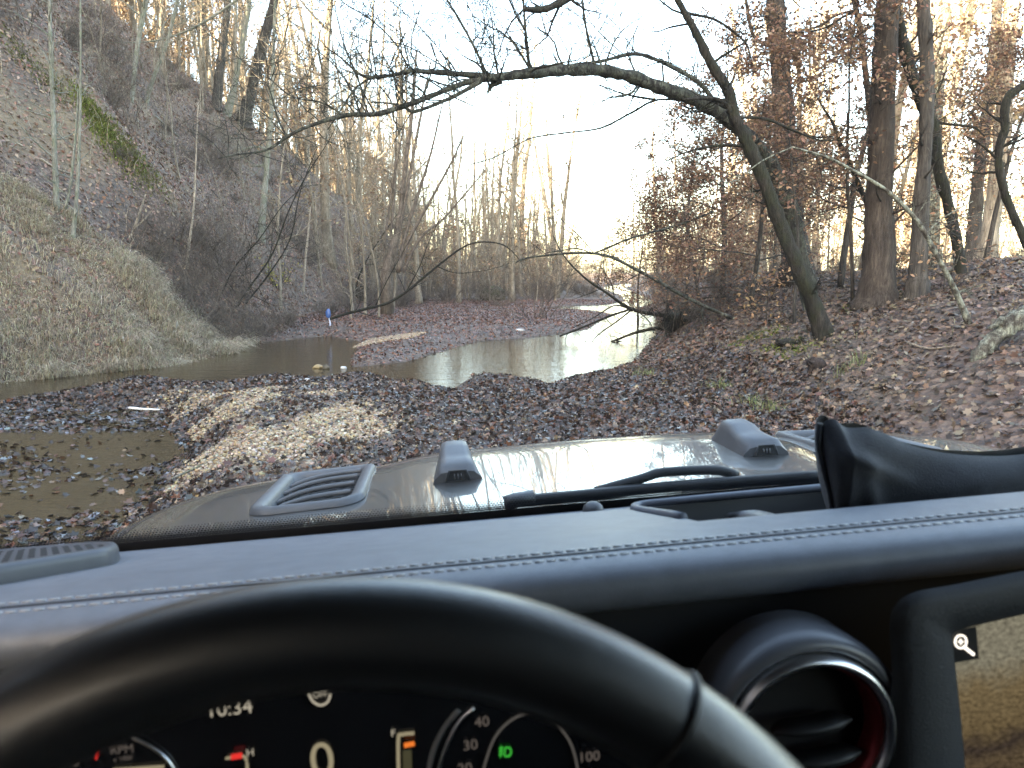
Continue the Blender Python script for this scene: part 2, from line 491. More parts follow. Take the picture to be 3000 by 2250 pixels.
def litter(name, n, region, dens, pal, wts, size, mat, label, proto='simple', tilt=.45, lift=.012, seed=1):
    rg = np.random.default_rng(seed)
    x, y = sample_region(rg, n, *region, dens)
    z = H(x, y)
    nr = hnormal(x, y) + tilt * rg.normal(size=(len(x), 3))
    nr[:, 2] = np.abs(nr[:, 2])
    sz = size[0] + (size[1] - size[0]) * rg.random(len(x)) ** 1.7
    pos = np.stack([x, y, z + lift + rg.random(len(x)) * .02], -1)
    me = scatter_mesh(name, leaf_proto(proto), pos, nr, sz, pick(rg, len(x), pal, wts), rg)
    return tag(link(name, me, mat), label, 'leaf litter', kind='stuff')
e_r = lambda x, y: x - toe_r(y)
s_pool = lambda x, y: sdf_poly(x, y, POOL)
s_shal = lambda x, y: sdf_poly(x, y, SHALLOW)
s_grav = lambda x, y: sdf_poly(x, y, GRAVEL)
streak = lambda x, y: fbm((x * .94 - y * .3) * 2.3, (y * .94 + x * .3) * .7, 4)
def d_bar(x, y):
    k = (s_pool(x, y) > -.05) & (s_shal(x, y) > -.1) & (e_r(x, y) < 1.0) & (x > toe_l(y) - .3)
    gk = sstep(.55, -.2, s_grav(x, y)) * np.where(streak(x, y) > -.02, .92, .25)
    return k * (1 - gk)
def gravel_amount(x, y):
    return sstep(.6, -.25, s_grav(x, y)) * sstep(-.07, .09, streak(x, y))

litter('bank_leaf_litter', 100000, (1.6, 16, 3, 21), lambda x, y: (e_r(x, y) > -.6) * 1.0, PAL_BANK, (5, 3.5, 4.5, 1.1, 2.2, 3.5, 3), (.032, .11), LEAF,
       'brown dead leaves covering the right bank and its crest', 'lobed', seed=2)
litter('bar_leaf_litter', 70000, (-7, 3.6, 3, 13.5), d_bar, PAL_WET + PAL_BANK[:3], (5, 4.5, 3, 3.4, 1.0, .7, .35, .6), (.03, .10), LEAFWET,
       'dark wet leaves heaped over the gravel bar before the car', 'lobed', tilt=.6, lift=.02, seed=3)
litter('far_bar_leaf_litter', 56000, (-8, 7, 13.5, 48), lambda x, y: ((s_pool(x, y) > -.02) & (e_r(x, y) < 1.5)) * np.where(sdf_poly(x, y, [(-3.9, 18.2), (-2.5, 18.4), (-2.2, 20), (-3.6, 20)]) < 0, .3, 1.0) * sstep(-.6, .1, s_pool(x, y)),
       PAL_RED + PAL_WET[:2], (5, 4, 2.5, 2, 1, 1), (.055, .105), LEAFWET, 'reddish leaves on the bar between the two pools', tilt=.5, seed=4)
litter('far_bank_leaf_litter', 26000, (3, 26, 20, 60), lambda x, y: (e_r(x, y) > -.3) * 1.0, PAL_BANK + PAL_RED[:2], (4, 3, 3, 1, 3, 2, 2, 3, 3), (.09, .17), LEAF,
       'brown leaves on the far right bank under the trees', seed=5)
litter('hill_leaf_litter', 105000, (-22, -5.5, 11, 62), lambda x, y: (x < toe_l(y) + .2) * np.interp(y, [11, 30, 62], [1, 1, .6]), PAL_HILL, (4, 3.5, 3, 1.4, 3), (.075, .15), LEAF,
       'mauve brown leaves covering the steep left hill', tilt=.55, seed=6)
litter('floating_leaf_mat', 44000, (-11, -1.9, 3.2, 13), lambda x, y: ((s_shal(x, y) < .25) & (s_pool(x, y) > .05)) * (.05 + .85 * sstep(-.112, -.058, H(x, y) + .05 * fbm(x * 2.5, y * 4, 2))) * (y > 4.7),
       PAL_WET + [(.17, .18, .20)], (4, 4, 2.6, 4, .8, 1.6), (.05, .11), LEAFWET, 'sodden dark leaf mats lying in the shallow brown water', 'lobed', tilt=.35, lift=0, seed=7)  # blue-grey tint puts the sky's sheen into some leaves
_fm = bpy.data.objects['floating_leaf_mat'].data
_co = np.empty(len(_fm.vertices) * 3, np.float32); _fm.vertices.foreach_get('co', _co); _co = _co.reshape(-1, 15, 3)
_up = np.maximum(0, .006 - _co[:, :, 2].mean(1)); _co[:, :, 2] += _up[:, None]
_fm.vertices.foreach_set('co', _co.ravel()); _fm.update()

# pebbles of the gravel bar
def stone_proto(seed):
    rg = np.random.default_rng(seed)
    V = np.array([(0, 0, 1)] + [(math.cos(a), math.sin(a), .25) for a in np.arange(6) * math.pi / 3] + [(math.cos(a + .5) * .8, math.sin(a + .5) * .8, -.5) for a in np.arange(6) * math.pi / 3], float)
    V *= 1 + .16 * rg.normal(size=(len(V), 1)); V *= (.5, .5, .34)
    T = [(0, 1 + i, 1 + (i + 1) % 6) for i in range(6)] + [(1 + i, 7 + i, 1 + (i + 1) % 6) for i in range(6)] + [(1 + (i + 1) % 6, 7 + i, 7 + (i + 1) % 6) for i in range(6)]
    return V, np.array(T)
rg = np.random.default_rng(21)
x, y = sample_region(rg, 56000, -5, 1.5, 4.6, 11.6, lambda x, y: gravel_amount(x, y) + .06 * (s_grav(x, y) < 1.5) * (s_shal(x, y) > 0))
pos = np.stack([x, y, H(x, y) + .012 + rg.random(len(x)) * .014], -1)
nr = np.array((0, 0, 1.)) + .25 * rg.normal(size=(len(x), 3))
PEB = [(.32, .235, .145), (.39, .315, .225), (.24, .165, .105), (.44, .38, .31), (.17, .115, .08), (.35, .24, .125)]
me = scatter_mesh('gravel', stone_proto(1), pos, nr, rg.uniform(.018, .046, len(x)), pick(rg, len(x), PEB, (4, 4, 3, 2, 2, 2)), rg, .3)
PEBM = mat_stone()
tag(link('gravel', me, PEBM), 'tan and cream pebbles in streaks across the bar', 'gravel', kind='stuff')
rg = np.random.default_rng(22)
x, y = sample_region(rg, 5000, -4.2, -2, 17.8, 20.4, lambda x, y: (sdf_poly(x, y, [(-3.9, 18.2), (-2.5, 18.4), (-2.2, 20), (-3.6, 20)]) < 0) * .8)
pos = np.stack([x, y, H(x, y) + .02], -1)
me = scatter_mesh('sand_patch', stone_proto(2), pos, np.array((0, 0, 1.)) + .2 * rg.normal(size=(len(x), 3)), rg.uniform(.03, .07, len(x)), pick(rg, len(x), PEB, (4, 2, 4, 1, 2, 2)), rg)
tag(link('gravel_patch', me, PEBM), 'small tan gravel patch beside the left pool', 'gravel', kind='stuff')

# dry grass
def blades(name, x, y, hgt, wid, pal, wts, rg, droop=.6, mat=GRASSM, lean=None, z=None):
    n = len(x)
    zz = H(x, y) if z is None else z
    base = np.stack([x, y, zz - .02], -1)
    a = rg.uniform(0, 2 * np.pi, n)
    side = np.stack([np.cos(a), np.sin(a), np.zeros(n)], -1)
    ld = rg.normal(size=(n, 3)) * .5
    if lean is not None: ld += lean
    ld[:, 2] = 0
    up = np.array((0, 0, 1.))
    h = hgt[:, None]
    P1 = base + h * (.5 * up + .22 * ld)
    P2 = base + h * (.8 * up * (1 - .3 * droop) + .6 * ld)
    P3 = base + h * (.95 * up * (1 - .75 * droop) + 1.05 * ld)
    w = wid[:, None] * side
    V = np.stack([base - w, base + w, P1 - w * .8, P1 + w * .8, P2 - w * .55, P2 + w * .55, P3], 1)
    k = (np.arange(n) * 7)[:, None]
    Q = np.concatenate([k + np.array([0, 1, 3, 2]), k + np.array([2, 3, 5, 4])]); T = k + np.array([4, 5, 6])
    C = np.repeat(pick(rg, n, pal, wts), 7, axis=0)
    return mesh_np(name, V.reshape(-1, 3), [Q, T], False, C)
GPAL = [(.46, .385, .275), (.36, .29, .20), (.58, .50, .375), (.24, .185, .13)]
def spur_d(x, y):
    d = toe_l(y) - x
    yc = 18.3 + .6 * (x + 6.5)
    band = sstep(1.6, .0, y - yc) * (d > -.35)
    edge = np.exp(-((y - yc) / .9) ** 2) * .8
    toe = np.exp(-(d / 1.1) ** 2)
    n = sstep(-.12, .12, fbm(x * .8, y * .8, 3))
    return np.clip(sstep(5.2, 3.2, d) * band * (toe * 1.0 + edge + .12 + .5 * n), 0, 1)
rg = np.random.default_rng(31)
x, y = sample_region(rg, 240000, -16, -5.5, 9, 20.5, spur_d)
cl = .5 + 1.1 * sstep(-.2, .25, fbm(x * 1.7, y * 1.7, 2))
d = toe_l(y) - x
hg = rg.uniform(.14, .40, len(x)) * cl * np.interp(d, [-.3, 1, 2.5], [1.15, .8, .55])
me = blades('dry_grass', x, y, hg, rg.uniform(.004, .009, len(x)), GPAL, (4, 3, 2.5, 2), rg, .75, lean=np.array((.35, -.45, 0)))
tag(link('dry_grass', me, GRASSM), 'tan dry grass drooping over the near spur into the water', 'grass', kind='stuff')
rg = np.random.default_rng(32)
x, y = sample_region(rg, 16000, 2.2, 15, 4.5, 17, lambda x, y: (e_r(x, y) > .2) * sstep(.06, .2, fbm(x * .7 + 60, y * .7, 3)) * .5)
me = blades('bank_grass', x, y, rg.uniform(.07, .2, len(x)), rg.uniform(.002, .004, len(x)), [(.34, .30, .2), (.26, .24, .15), (.14, .19, .06), (.24, .17, .12)], (4, 3, 1.0, 2), rg, .5)
tag(link('bank_grass', me, GRASSM), 'thin straw coloured grass among the leaves of the right bank', 'grass', kind='stuff')
for i, (u, v) in enumerate([(1885, 1105), (2205, 1190), (2255, 1210), (2490, 1080), (2110, 1140)]):
    p = hit(u, v); rg = np.random.default_rng(330 + i)
    n = 60
    me = blades('grass_tuft', p[0] + .09 * rg.normal(size=n), p[1] + .09 * rg.normal(size=n), rg.uniform(.1, .26, n), rg.uniform(.003, .005, n), [(.17, .20, .08), (.27, .25, .14)], (2, 1), rg, .4)
    o = link('grass_tuft', me, GRASSM)
    tag(o, ['green grass tuft at the foot of the right bank by the pool', 'green grass tuft above the hood in the leaf litter', 'green grass tuft just behind the hood bump in the leaves',
            'pale tuft of grass on the bank below the leaning tree', 'small green grass tuft where the bank meets the dark leaves'][i], 'grass tuft', 'grass tufts on the right bank')

# moss cushions
def moss(name, pix, label, n=900, r=.35, pal=((.16, .19, .03), (.10, .125, .025), (.22, .24, .05)), hsz=.05, seed=1):
    rg = np.random.default_rng(seed)
    P = np.array([hit(u, v) for u, v in pix])
    c = P[rg.integers(0, len(P), n)] + np.array((r, r, 0)) * rg.normal(size=(n, 3)) * .5
    x, y = c[:, 0], c[:, 1]
    me = blades(name, x, y, rg.uniform(.5, 1.4, n) * hsz, rg.uniform(.008, .02, n), pal, (1,) * len(pal), rg, .5, MOSSM)
    tag(link(name, me, MOSSM), label, 'moss', 'moss patches')
moss('moss_patch', [(255, 300), (275, 330), (270, 350), (290, 370), (300, 385), (262, 318)], 'bright green moss cushion on the steep left hill', 2200, .42, ((.15, .165, .04), (.10, .115, .03), (.19, .20, .06)), hsz=.12, seed=41)
moss('moss_patch', [(130, 225), (160, 250), (180, 270), (60, 160), (40, 140)], 'green moss strip higher up the left hill beside the sapling', 1100, .4, ((.12, .125, .045), (.10, .10, .04)), .08, 42)
moss('moss_patch', [(340, 420), (370, 460), (400, 490), (350, 400), (430, 500)], 'dull moss trail running down the hill below the bright cushion', 2600, .6, ((.10, .11, .03), (.14, .13, .05)), .1, 43)
moss('moss_patch', [(2545, 880), (2570, 890), (2590, 880), (2530, 895)], 'green moss round the foot of the thick trunk on the bank', 1200, .25, ((.07, .11, .02), (.10, .13, .03)), .06, 44)
moss('moss_patch', [(2240, 980), (2200, 990), (2290, 1010), (2330, 1030), (2180, 1000)], 'moss and grass patch below the leaning trunk', 1500, .3, ((.11, .14, .03), (.16, .17, .06)), .06, 45)
moss('moss_patch', [(1960, 900), (1935, 990), (1975, 960)], 'dark moss on the undercut root bank by the water', 900, .25, ((.06, .075, .02), (.09, .10, .035)), .07, 46)

# ------------------------------------------------------------------ tree growing
UP = np.array((0, 0, 1.))
def grow(tb, p, d, L, r, lev, rg, kids=(5, 4), up=.25, wob=.16, spread=.75, sides=(6, 4, 3, 3), tips=None, shrink=.55, leafy=None):
    seg = max(3, int(6 - lev))
    d = d / np.linalg.norm(d)
    pts, rad = [p], [r]
    for i in range(seg):
        d = d + wob * rg.normal(size=3) + up * UP * (.5 if lev else .15)
        d = d / np.linalg.norm(d)
        p = p + d * L / seg
        pts.append(p); rad.append(r * (1 - .85 * (i + 1) / seg) + .0015)
    pts = np.array(pts); rad = np.array(rad)
    tb.tube(pts, rad, sides[min(lev, len(sides) - 1)], cap=False)
    if tips is not None and lev >= 1: tips.append(pts)
    if lev < len(kids):
        n = kids[lev]
        for k in range(n):
            f = rg.uniform(.25, .98) * seg
            i = min(int(f), seg - 1); q = pts[i] + (pts[i + 1] - pts[i]) * (f - i)
            t = pts[i + 1] - pts[i]; t /= np.linalg.norm(t)
            s = rg.normal(size=3); s -= t * s.dot(t); s /= np.linalg.norm(s) + 1e-9
            nd = t * (1 - spread * .5) + s * spread
            grow(tb, q, nd, L * rg.uniform(.3, .62) * (1.1 - .5 * f / seg), max(rad[i] * shrink, .0025), lev + 1, rg, kids, up, wob * 1.2, spread, sides, tips, shrink)
def leaf_cloud(tips, n, rg, size, pal, wts, spread=.12, flat=.6):
    P = np.concatenate(tips)
    w = rg.integers(0, len(P), n)
    pos = P[w] + rg.normal(size=(n, 3)) * spread * np.array((1, 1, .6))
    nr = UP * flat + rg.normal(size=(n, 3)) * .6
    return scatter_mesh('leaves', leaf_proto('simple'), pos, nr, rg.uniform(*size, n), pick(rg, n, pal, wts), rg)
def bare_tree_proto(seed, hgt, r0, nb=12, lean=.05, low=.35, kids=(5, 4), blen=.28, leaves=0, pal=None, wts=None, lsz=(.08, .14), sides=8, wobble=.035):
    """returns (trunk mesh, crown mesh, leaf mesh or None), base at the origin"""
    rg = np.random.default_rng(seed)
    tr, cr, tips = MB(), MB(), []
    n = 12
    d = np.array((rg.normal() * lean, rg.normal() * lean, 1.)); p = np.array((0, 0, -.25)); pts, rad = [], []
    for i in range(n + 1):
        f = i / n
        pts.append(p.copy()); rad.append(r0 * (1 - .82 * f ** 1.1) * (1 + .7 * math.exp(-f * 28)))
        d = d + rg.normal(size=3) * wobble; d[2] = 1
        p = p + d / np.linalg.norm(d) * (hgt + .25) / n
    pts = np.array(pts); rad = np.array(rad)
    sp = smooth_path(np.column_stack([pts, rad]), 2)
    tr.tube(sp[:, :3], np.maximum(sp[:, 3], .004), sides, jit=.03, rg=rg)
    for k in range(nb):
        f = low + (1 - low) * (k + rg.random()) / nb * .97
        i = min(int(f * n), n - 1); q = pts[i] + (pts[i + 1] - pts[i]) * (f * n - i)
        a = rg.uniform(0, 2 * np.pi)
        bd = np.array((math.cos(a), math.sin(a), rg.uniform(.25, 1.1)))
        grow(cr, q, bd, hgt * blen * rg.uniform(.5, 1.1) * (1.15 - .7 * f), rad[i] * rg.uniform(.28, .5), 0, rg, kids, tips=tips)
    lm = leaf_cloud(tips, leaves, rg, lsz, pal, wts, .22) if leaves else None
    return tr.mesh('trunk'), cr.mesh('crown'), lm
def place_tree(name, proto, loc, rz, sc, bark, label, group, cat='tree', tilt=(0, 0)):
    o = empty(name, loc); o.rotation_euler = (tilt[0], tilt[1], rz); o.scale = (sc, sc, sc)
    tr, cr, lm = proto
    for me, nm in ((tr, 'trunk'), (cr, 'crown')):
        c = bpy.data.objects.new(nm, me); COL.objects.link(c); c.parent = o
        if not me.materials: me.materials.append(bark)
    if lm is not None:
        c = bpy.data.objects.new('leaves', lm); COL.objects.link(c); c.parent = o
        if not lm.materials: lm.materials.append(LEAFTREE)
    return tag(o, label, cat, group)

def sprout(tb, pts, rad, n, rg, L=(.3, .9), kids=(3, 2), up=.2, bias=None, tips=None, r=.35, f0=.1, spread=.8):
    for k in range(n):
        f = rg.uniform(f0, 1) * (len(pts) - 1); i = min(int(f), len(pts) - 2)
        q = pts[i] + (pts[i + 1] - pts[i]) * (f - i)
        t = pts[i + 1] - pts[i]; t = t / (np.linalg.norm(t) + 1e-9)
        s = rg.normal(size=3)
        if bias is not None: s = s + np.asarray(bias)
        s -= t * s.dot(t) * .6; s /= np.linalg.norm(s) + 1e-9
        grow(tb, q, s + .3 * t, rg.uniform(*L), min(max(rad[i] * r, .004), .02), 1, rg, (0,) + tuple(kids), up, .2, spread, (5, 4, 3, 3), tips)
def px_stem(stem, Y, ws=1.0):
    """stem rows (u, v, width_px[, dY]) -> points, radii"""
    A = np.array([tuple(s) + (0,) * (4 - len(s)) for s in stem], float)
    P = np.array([at(u, v, Y + dy) for u, v, w, dy in A]); r = ws * A[:, 2] / 2 / F * (Y + A[:, 3])
    sp = smooth_path(np.column_stack([P, r]), 5)
    return sp[:, :3], np.maximum(sp[:, 3], .002)
def hand_tree(name, label, stems, bark, Y=None, twigs=0, tw=None, seed=1, cat='tree', group=None, sides=10, rough=.05, leaves=None, part='limb', base_px=None, flare=0, twig_mat=None, top=0, root=.12, ws=1.0):
    """stems[0] is the trunk, listed from the foot upwards"""
    rg = np.random.default_rng(seed)
    b = base_px or stems[0][0][:2]
    if Y is None: Y = hit(*b)[1]
    foot = at(stems[0][0][0], stems[0][0][1], Y + (stems[0][0][3] if len(stems[0][0]) > 3 else 0))
    o = empty(name, foot)
    tb, tips = MB(), []
    for k, st in enumerate(stems):
        P, r = px_stem(st, Y, ws)
        if k == 0:
            gz = ground(P[0][0], P[0][1])
            P = np.vstack([[P[0][0], P[0][1], min(gz, P[0][2]) - root], P]); r = np.concatenate([[r[0] * (1.15 + flare)], r])
            if flare: r[1:5] *= 1 + flare * np.array([.8, .5, .25, .1])
            if top:      # the trunk goes on above the picture
                d = P[-1] - P[-3]; d /= np.linalg.norm(d)
                ext = [P[-1] + d * top * f + UP * .15 * top * f for f in (.25, .5, .75, 1)]
                er = [r[-1] * (1 - .7 * f) for f in (.25, .5, .75, 1)]
                P = np.vstack([P, ext]); r = np.concatenate([r, er])
                sprout(tb, P[-5:], r[-5:], 9, rg, (1.5, 3.5), (4, 3), .2, tips=None, r=.4)
        m = MB(); m.tube(P, r * (1 + rough * rg.normal(size=len(r))), sides if k == 0 else max(5, sides - 3), jit=rough, rg=rg)
        m.build('trunk' if k == 0 else part, bark, o, origin=foot)
        if twigs:
            cfg = dict(L=(.3, .9), kids=(3, 2), up=.2); cfg.update(tw or {})
            sprout(tb, P, r, max(1, int(twigs * len(P) / 30)) if k else twigs, rg, tips=tips, **cfg)
    if tb.n: tb.build('crown', twig_mat or bark, o, origin=foot)
    if leaves and tips:
        n, sz, pal, wts = leaves
        me = leaf_cloud(tips, n, rg, sz, pal, wts, .10)
        co = np.empty(len(me.vertices) * 3, np.float32); me.vertices.foreach_get('co', co)
        me.vertices.foreach_set('co', (co.reshape(-1, 3) - foot).ravel().astype(np.float32)); me.update()
        link('leaves', me, LEAFTREE, o)
    return tag(o, label, cat, group)
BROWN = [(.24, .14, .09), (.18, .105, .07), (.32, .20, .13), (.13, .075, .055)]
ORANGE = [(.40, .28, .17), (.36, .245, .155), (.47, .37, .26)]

# the tree arching over the creek
hand_tree('arching_tree', 'mossy lichen-streaked tree arching from the right bank across the creek', [
    [(2365, 840, 95), (2340, 740, 88), (2322, 640, 85), (2253, 480, 85), (2195, 407, 80, -.2), (2120, 335, 76, -.5), (2030, 288, 70, -.8), (1950, 262, 66, -1), (1850, 225, 62, -1.3),
     (1760, 206, 60, -1.6), (1660, 205, 58, -1.9), (1560, 213, 54, -2.2), (1480, 224, 46, -2.4), (1420, 228, 34, -2.5)],
    [(1440, 224, 32, -2.4), (1330, 216, 27, -2.6), (1250, 210, 24, -2.7), (1200, 208, 22, -2.8), (1150, 220, 20, -2.8), (1090, 226, 18, -2.9), (1050, 215, 13, -3), (1000, 170, 8, -3), (950, 135, 5, -3)],
    [(1450, 226, 36, -2.4), (1380, 238, 30, -2.5), (1300, 266, 28, -2.6), (1200, 305, 26, -2.7), (1100, 334, 25, -2.8), (1010, 338, 22, -2.9), (900, 372, 18, -3), (840, 402, 15, -3), (780, 440, 11, -3), (700, 452, 8, -3), (640, 464, 5, -3)],
    [(1410, 238, 24, -2.5), (1320, 287, 20, -2.6), (1220, 326, 18, -2.7), (1190, 318, 13, -2.7), (1150, 304, 11, -2.7), (1085, 299, 7, -2.7)],
    [(1470, 236, 36, -2.4), (1440, 250, 26, -2.4), (1428, 276, 6, -2.4)],
    [(2110, 325, 26, -.5), (2050, 245, 22, -.7), (1950, 187, 20, -.9), (1860, 158, 19, -1.2), (1760, 180, 16, -1.5), (1680, 188, 12, -1.8)],
    [(2060, 300, 14, -.7), (1930, 292, 12, -.6), (1850, 330, 12, -.6), (1760, 375, 10, -.6), (1650, 390, 8, -.6), (1550, 407, 7, -.6), (1450, 460, 6, -.6), (1350, 490, 3, -.6)],
    [(1550, 196, 17, -2.2), (1545, 140, 15, -2.2), (1540, 95, 14, -2.2), (1535, 30, 12, -2.2), (1530, -60, 10, -2.2), (1520, -200, 5, -2.2)],
    [(1541, 95, 10, -2.2), (1515, 50, 10, -2.2), (1490, -5, 9, -2.2), (1450, -90, 5, -2.2)],
    [(1422, 212, 15, -2.5), (1400, 160, 14, -2.5), (1375, 110, 13, -2.5), (1335, 40, 11, -2.5), (1305, -10, 10, -2.5), (1270, -100, 5, -2.5)],
    [(1742, 192, 14, -1.7), (1730, 140, 13, -1.7), (1715, 70, 12, -1.7), (1705, -10, 10, -1.7), (1700, -120, 5, -1.7)],
    [(1466, 206, 6, -2.4), (1474, 180, 5, -2.4), (1430, 110, 5, -2.4), (1390, 50, 4, -2.4), (1345, -20, 4, -2.4)],
    [(1676, 186, 6, -1.9), (1650, 125, 5, -1.9), (1600, 40, 4, -1.9)],
    [(1862, 155, 5, -1.2), (1810, 80, 4, -1.2), (1750, 20, 3, -1.2)],
    [(1325, 214, 6, -2.6), (1290, 150, 5, -2.6), (1220, 70, 5, -2.6), (1130, -10, 4, -2.6)],
    [(1265, 210, 5, -2.7), (1230, 150, 5, -2.7), (1150, 90, 4, -2.7), (1050, 40, 3, -2.7)],
    [(1920, 292, 12, -.8), (1830, 276, 9, -.8), (1755, 248, 4, -.8)],
    [(842, 402, 11, -3), (815, 350, 10, -3), (798, 290, 8, -3), (785, 235, 6, -3), (790, 170, 3, -3)],
    [(1200, 208, 9, -2.8), (1160, 130, 8, -2.8), (1090, 60, 7, -2.8), (1010, 10, 5, -2.8), (960, -40, 3, -2.8)],
    [(1100, 334, 9, -2.8), (1060, 260, 8, -2.8), (1005, 120, 7, -2.8), (985, 40, 5, -2.8), (950, -20, 3, -2.8)],
    [(1010, 338, 9, -2.9), (940, 300, 8, -2.9), (850, 280, 6, -2.9), (760, 200, 4, -2.9)],
    [(1330, 216, 8, -2.6), (1290, 190, 7, -2.6), (1180, 130, 6, -2.6), (1080, 120, 4, -2.6), (1000, 90, 3, -2.6)],
    [(1090, 226, 12, -2.9), (1040, 260, 10, -2.9), (1000, 320, 9, -2.9), (960, 380, 6, -2.9)],
], BARK['arch'], Y=13.0, twigs=22, tw=dict(L=(.3, 1.2), kids=(4, 3), up=.1, bias=(0, 0, .6)), ws=0.56, seed=51, sides=12, rough=.07, base_px=(2365, 840), flare=.1)

hand_tree('leaning_tree', 'dark mossy trunk leaning left over the right bank, foot in the leaves', [
    [(2415, 985, 100), (2390, 910, 84), (2350, 810, 78), (2310, 720, 76), (2265, 600, 70), (2235, 520, 68), (2190, 420, 62), (2150, 340, 58), (2135, 270, 54), (2085, 190, 46), (2030, 80, 36), (1985, 0, 30), (1930, -110, 26), (1860, -200, 20)],
    [(1930, -110, 30), (1800, -90, 44, -.6), (1700, -30, 46, -.9), (1640, 8, 40, -1.1), (1590, 28, 34, -1.2), (1533, 26, 26, -1.3)],
    [(2150, 345, 30), (2120, 300, 24, -.1), (2070, 288, 18, -.2), (2000, 292, 12, -.3)],
    [(2190, 430, 20), (2140, 425, 16), (2080, 430, 12), (2000, 450, 8), (1900, 500, 5)],
    [(2150, 345, 16), (2240, 348, 14, .2), (2320, 380, 12, .4), (2400, 410, 8, .6), (2460, 410, 4, .7)],
    [(2020, 40, 14), (2100, 60, 12, .3), (2180, 120, 10, .5), (2200, 170, 6, .6)],
], BARK['dark'], twigs=12, tw=dict(L=(.3, 1.0), kids=(4, 3)), ws=0.56, seed=52, sides=12, rough=.06, flare=.25)

hand_tree('oak_tree', 'thick straight grey-brown trunk with moss at its foot', [
    [(2568, 890, 108), (2572, 780, 84), (2575, 600, 74), (2582, 400, 68), (2590, 200, 64), (2600, 0, 60), (2606, -150, 52)],
    [(2598, 880, 50), (2606, 700, 34), (2600, 600, 26), (2592, 500, 16)]], BARK['brown'], twigs=10, tw=dict(L=(.4, 1.3), kids=(3, 3), f0=.3), seed=53, sides=14, rough=.03, flare=.35, top=7)
hand_tree('leaning_tree', 'dark thin leaning trunk crossing before the straight pair of trunks', [
    [(2822, 850, 46), (2805, 723, 38), (2787, 633, 36), (2750, 497, 40), (2733, 384, 46), (2705, 307, 44), (2674, 226, 42), (2642, 113, 40), (2620, 0, 38), (2600, -120, 32)],
    [(2705, 307, 14), (2740, 350, 12), (2765, 362, 10), (2850, 372, 8), (2885, 400, 4)],
    [(2630, 60, 14), (2590, 42, 12), (2540, 45, 9), (2490, 40, 9), (2420, 80, 7), (2350, 95, 5), (2250, 90, 3)]], BARK['dark'], Y=12.4, twigs=8, tw=dict(L=(.3, 1.0)), ws=0.8, seed=54, sides=10, flare=.2, top=5)
hand_tree('beech_tree', 'smooth grey trunk standing behind the lichen pole', [
    [(2686, 872, 72), (2692, 760, 58), (2698, 600, 50), (2712, 400, 46), (2716, 200, 44), (2705, 0, 42), (2700, -140, 36)]], BARK['grey'], twigs=9, tw=dict(L=(.4, 1.2), f0=.3), ws=0.85, seed=55, sides=12, flare=.3, top=7)
hand_tree('sapling', 'slim trunk just left of the thick mossy-footed trunk', [
    [(2528, 850, 30), (2540, 740, 24), (2555, 620, 24), (2552, 450, 24), (2545, 300, 22), (2525, 120, 20), (2503, 0, 18), (2490, -120, 14)],
    [(2505, 30, 10), (2450, 45, 9), (2390, 80, 8), (2300, 95, 6), (2230, 88, 3)]], BARK['brown'], Y=15.5, twigs=9, tw=dict(L=(.3, 1.1)), ws=0.8, seed=56, sides=8, top=3)
hand_tree('beech_tree', 'broad pale double trunk behind the dark leaning tree', [
    [(2335, 800, 110), (2325, 700, 88), (2310, 560, 80), (2298, 400, 72), (2285, 200, 62), (2268, 0, 56), (2262, -140, 48)],
    [(2316, 420, 36), (2312, 300, 32), (2296, 150, 28), (2288, 0, 26), (2284, -120, 20)],
    [(2240, 130, 14), (2205, 100, 12), (2185, 0, 12), (2178, -80, 8)]], BARK['brown'], Y=18, twigs=12, tw=dict(L=(.5, 1.5), f0=.3), ws=0.8, seed=57, sides=12, flare=.2, top=7)
hand_tree('beech_tree', 'sunlit tan forked trunk near the right edge with orange leaves', [
    [(2886, 768, 66), (2905, 650, 56), (2925, 500, 52), (2940, 350, 50), (2950, 180, 48), (2965, 0, 46), (2972, -120, 40)],
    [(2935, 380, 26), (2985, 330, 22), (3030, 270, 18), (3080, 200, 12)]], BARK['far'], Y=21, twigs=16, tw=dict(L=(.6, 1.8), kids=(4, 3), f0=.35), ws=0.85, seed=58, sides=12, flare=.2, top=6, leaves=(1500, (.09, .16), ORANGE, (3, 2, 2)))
hand_tree('beech_tree', 'grey forked trunk left of the sunlit trunk at right', [
    [(2846, 768, 52), (2856, 640, 42), (2868, 500, 40), (2885, 380, 38), (2905, 240, 36), (2918, 100, 34), (2920, -60, 30)],
    [(2880, 400, 14), (2850, 330, 12), (2835, 340, 10)]], BARK['grey'], Y=23, twigs=10, tw=dict(L=(.5, 1.5), f0=.4), ws=0.85, seed=59, sides=10, flare=.2, top=6, leaves=(500, (.08, .15), ORANGE, (3, 2, 2)))
hand_tree('lichen_trunk', 'yellow-green lichened trunk in sun behind the dark leaning trunk', [
    [(2740, 800, 44), (2735, 600, 34), (2740, 450, 32), (2752, 250, 32), (2768, 60, 32), (2772, -80, 28)]], BARK['lichen'], Y=24, twigs=8, tw=dict(L=(.5, 1.5), f0=.3), ws=0.85, seed=60, sides=10, top=6)
hand_tree('crooked_tree', 'black crooked stem bending in and out at the right edge', [
    [(3110, 960, 50), (3060, 830, 36), (3003, 705, 24), (2965, 620, 22), (2942, 560, 22), (2926, 480, 22), (2930, 420, 22), (2944, 380, 22), (2944, 320, 24), (2958, 280, 24), (3005, 245, 22), (3070, 190, 18), (3120, 60, 12)],
    [(2926, 470, 8), (2870, 420, 6), (2830, 400, 3)], [(2935, 430, 8), (2990, 410, 6), (3050, 380, 4)]], BARK['dark'], Y=10.5, twigs=8, tw=dict(L=(.2, .7)), seed=61, sides=8)
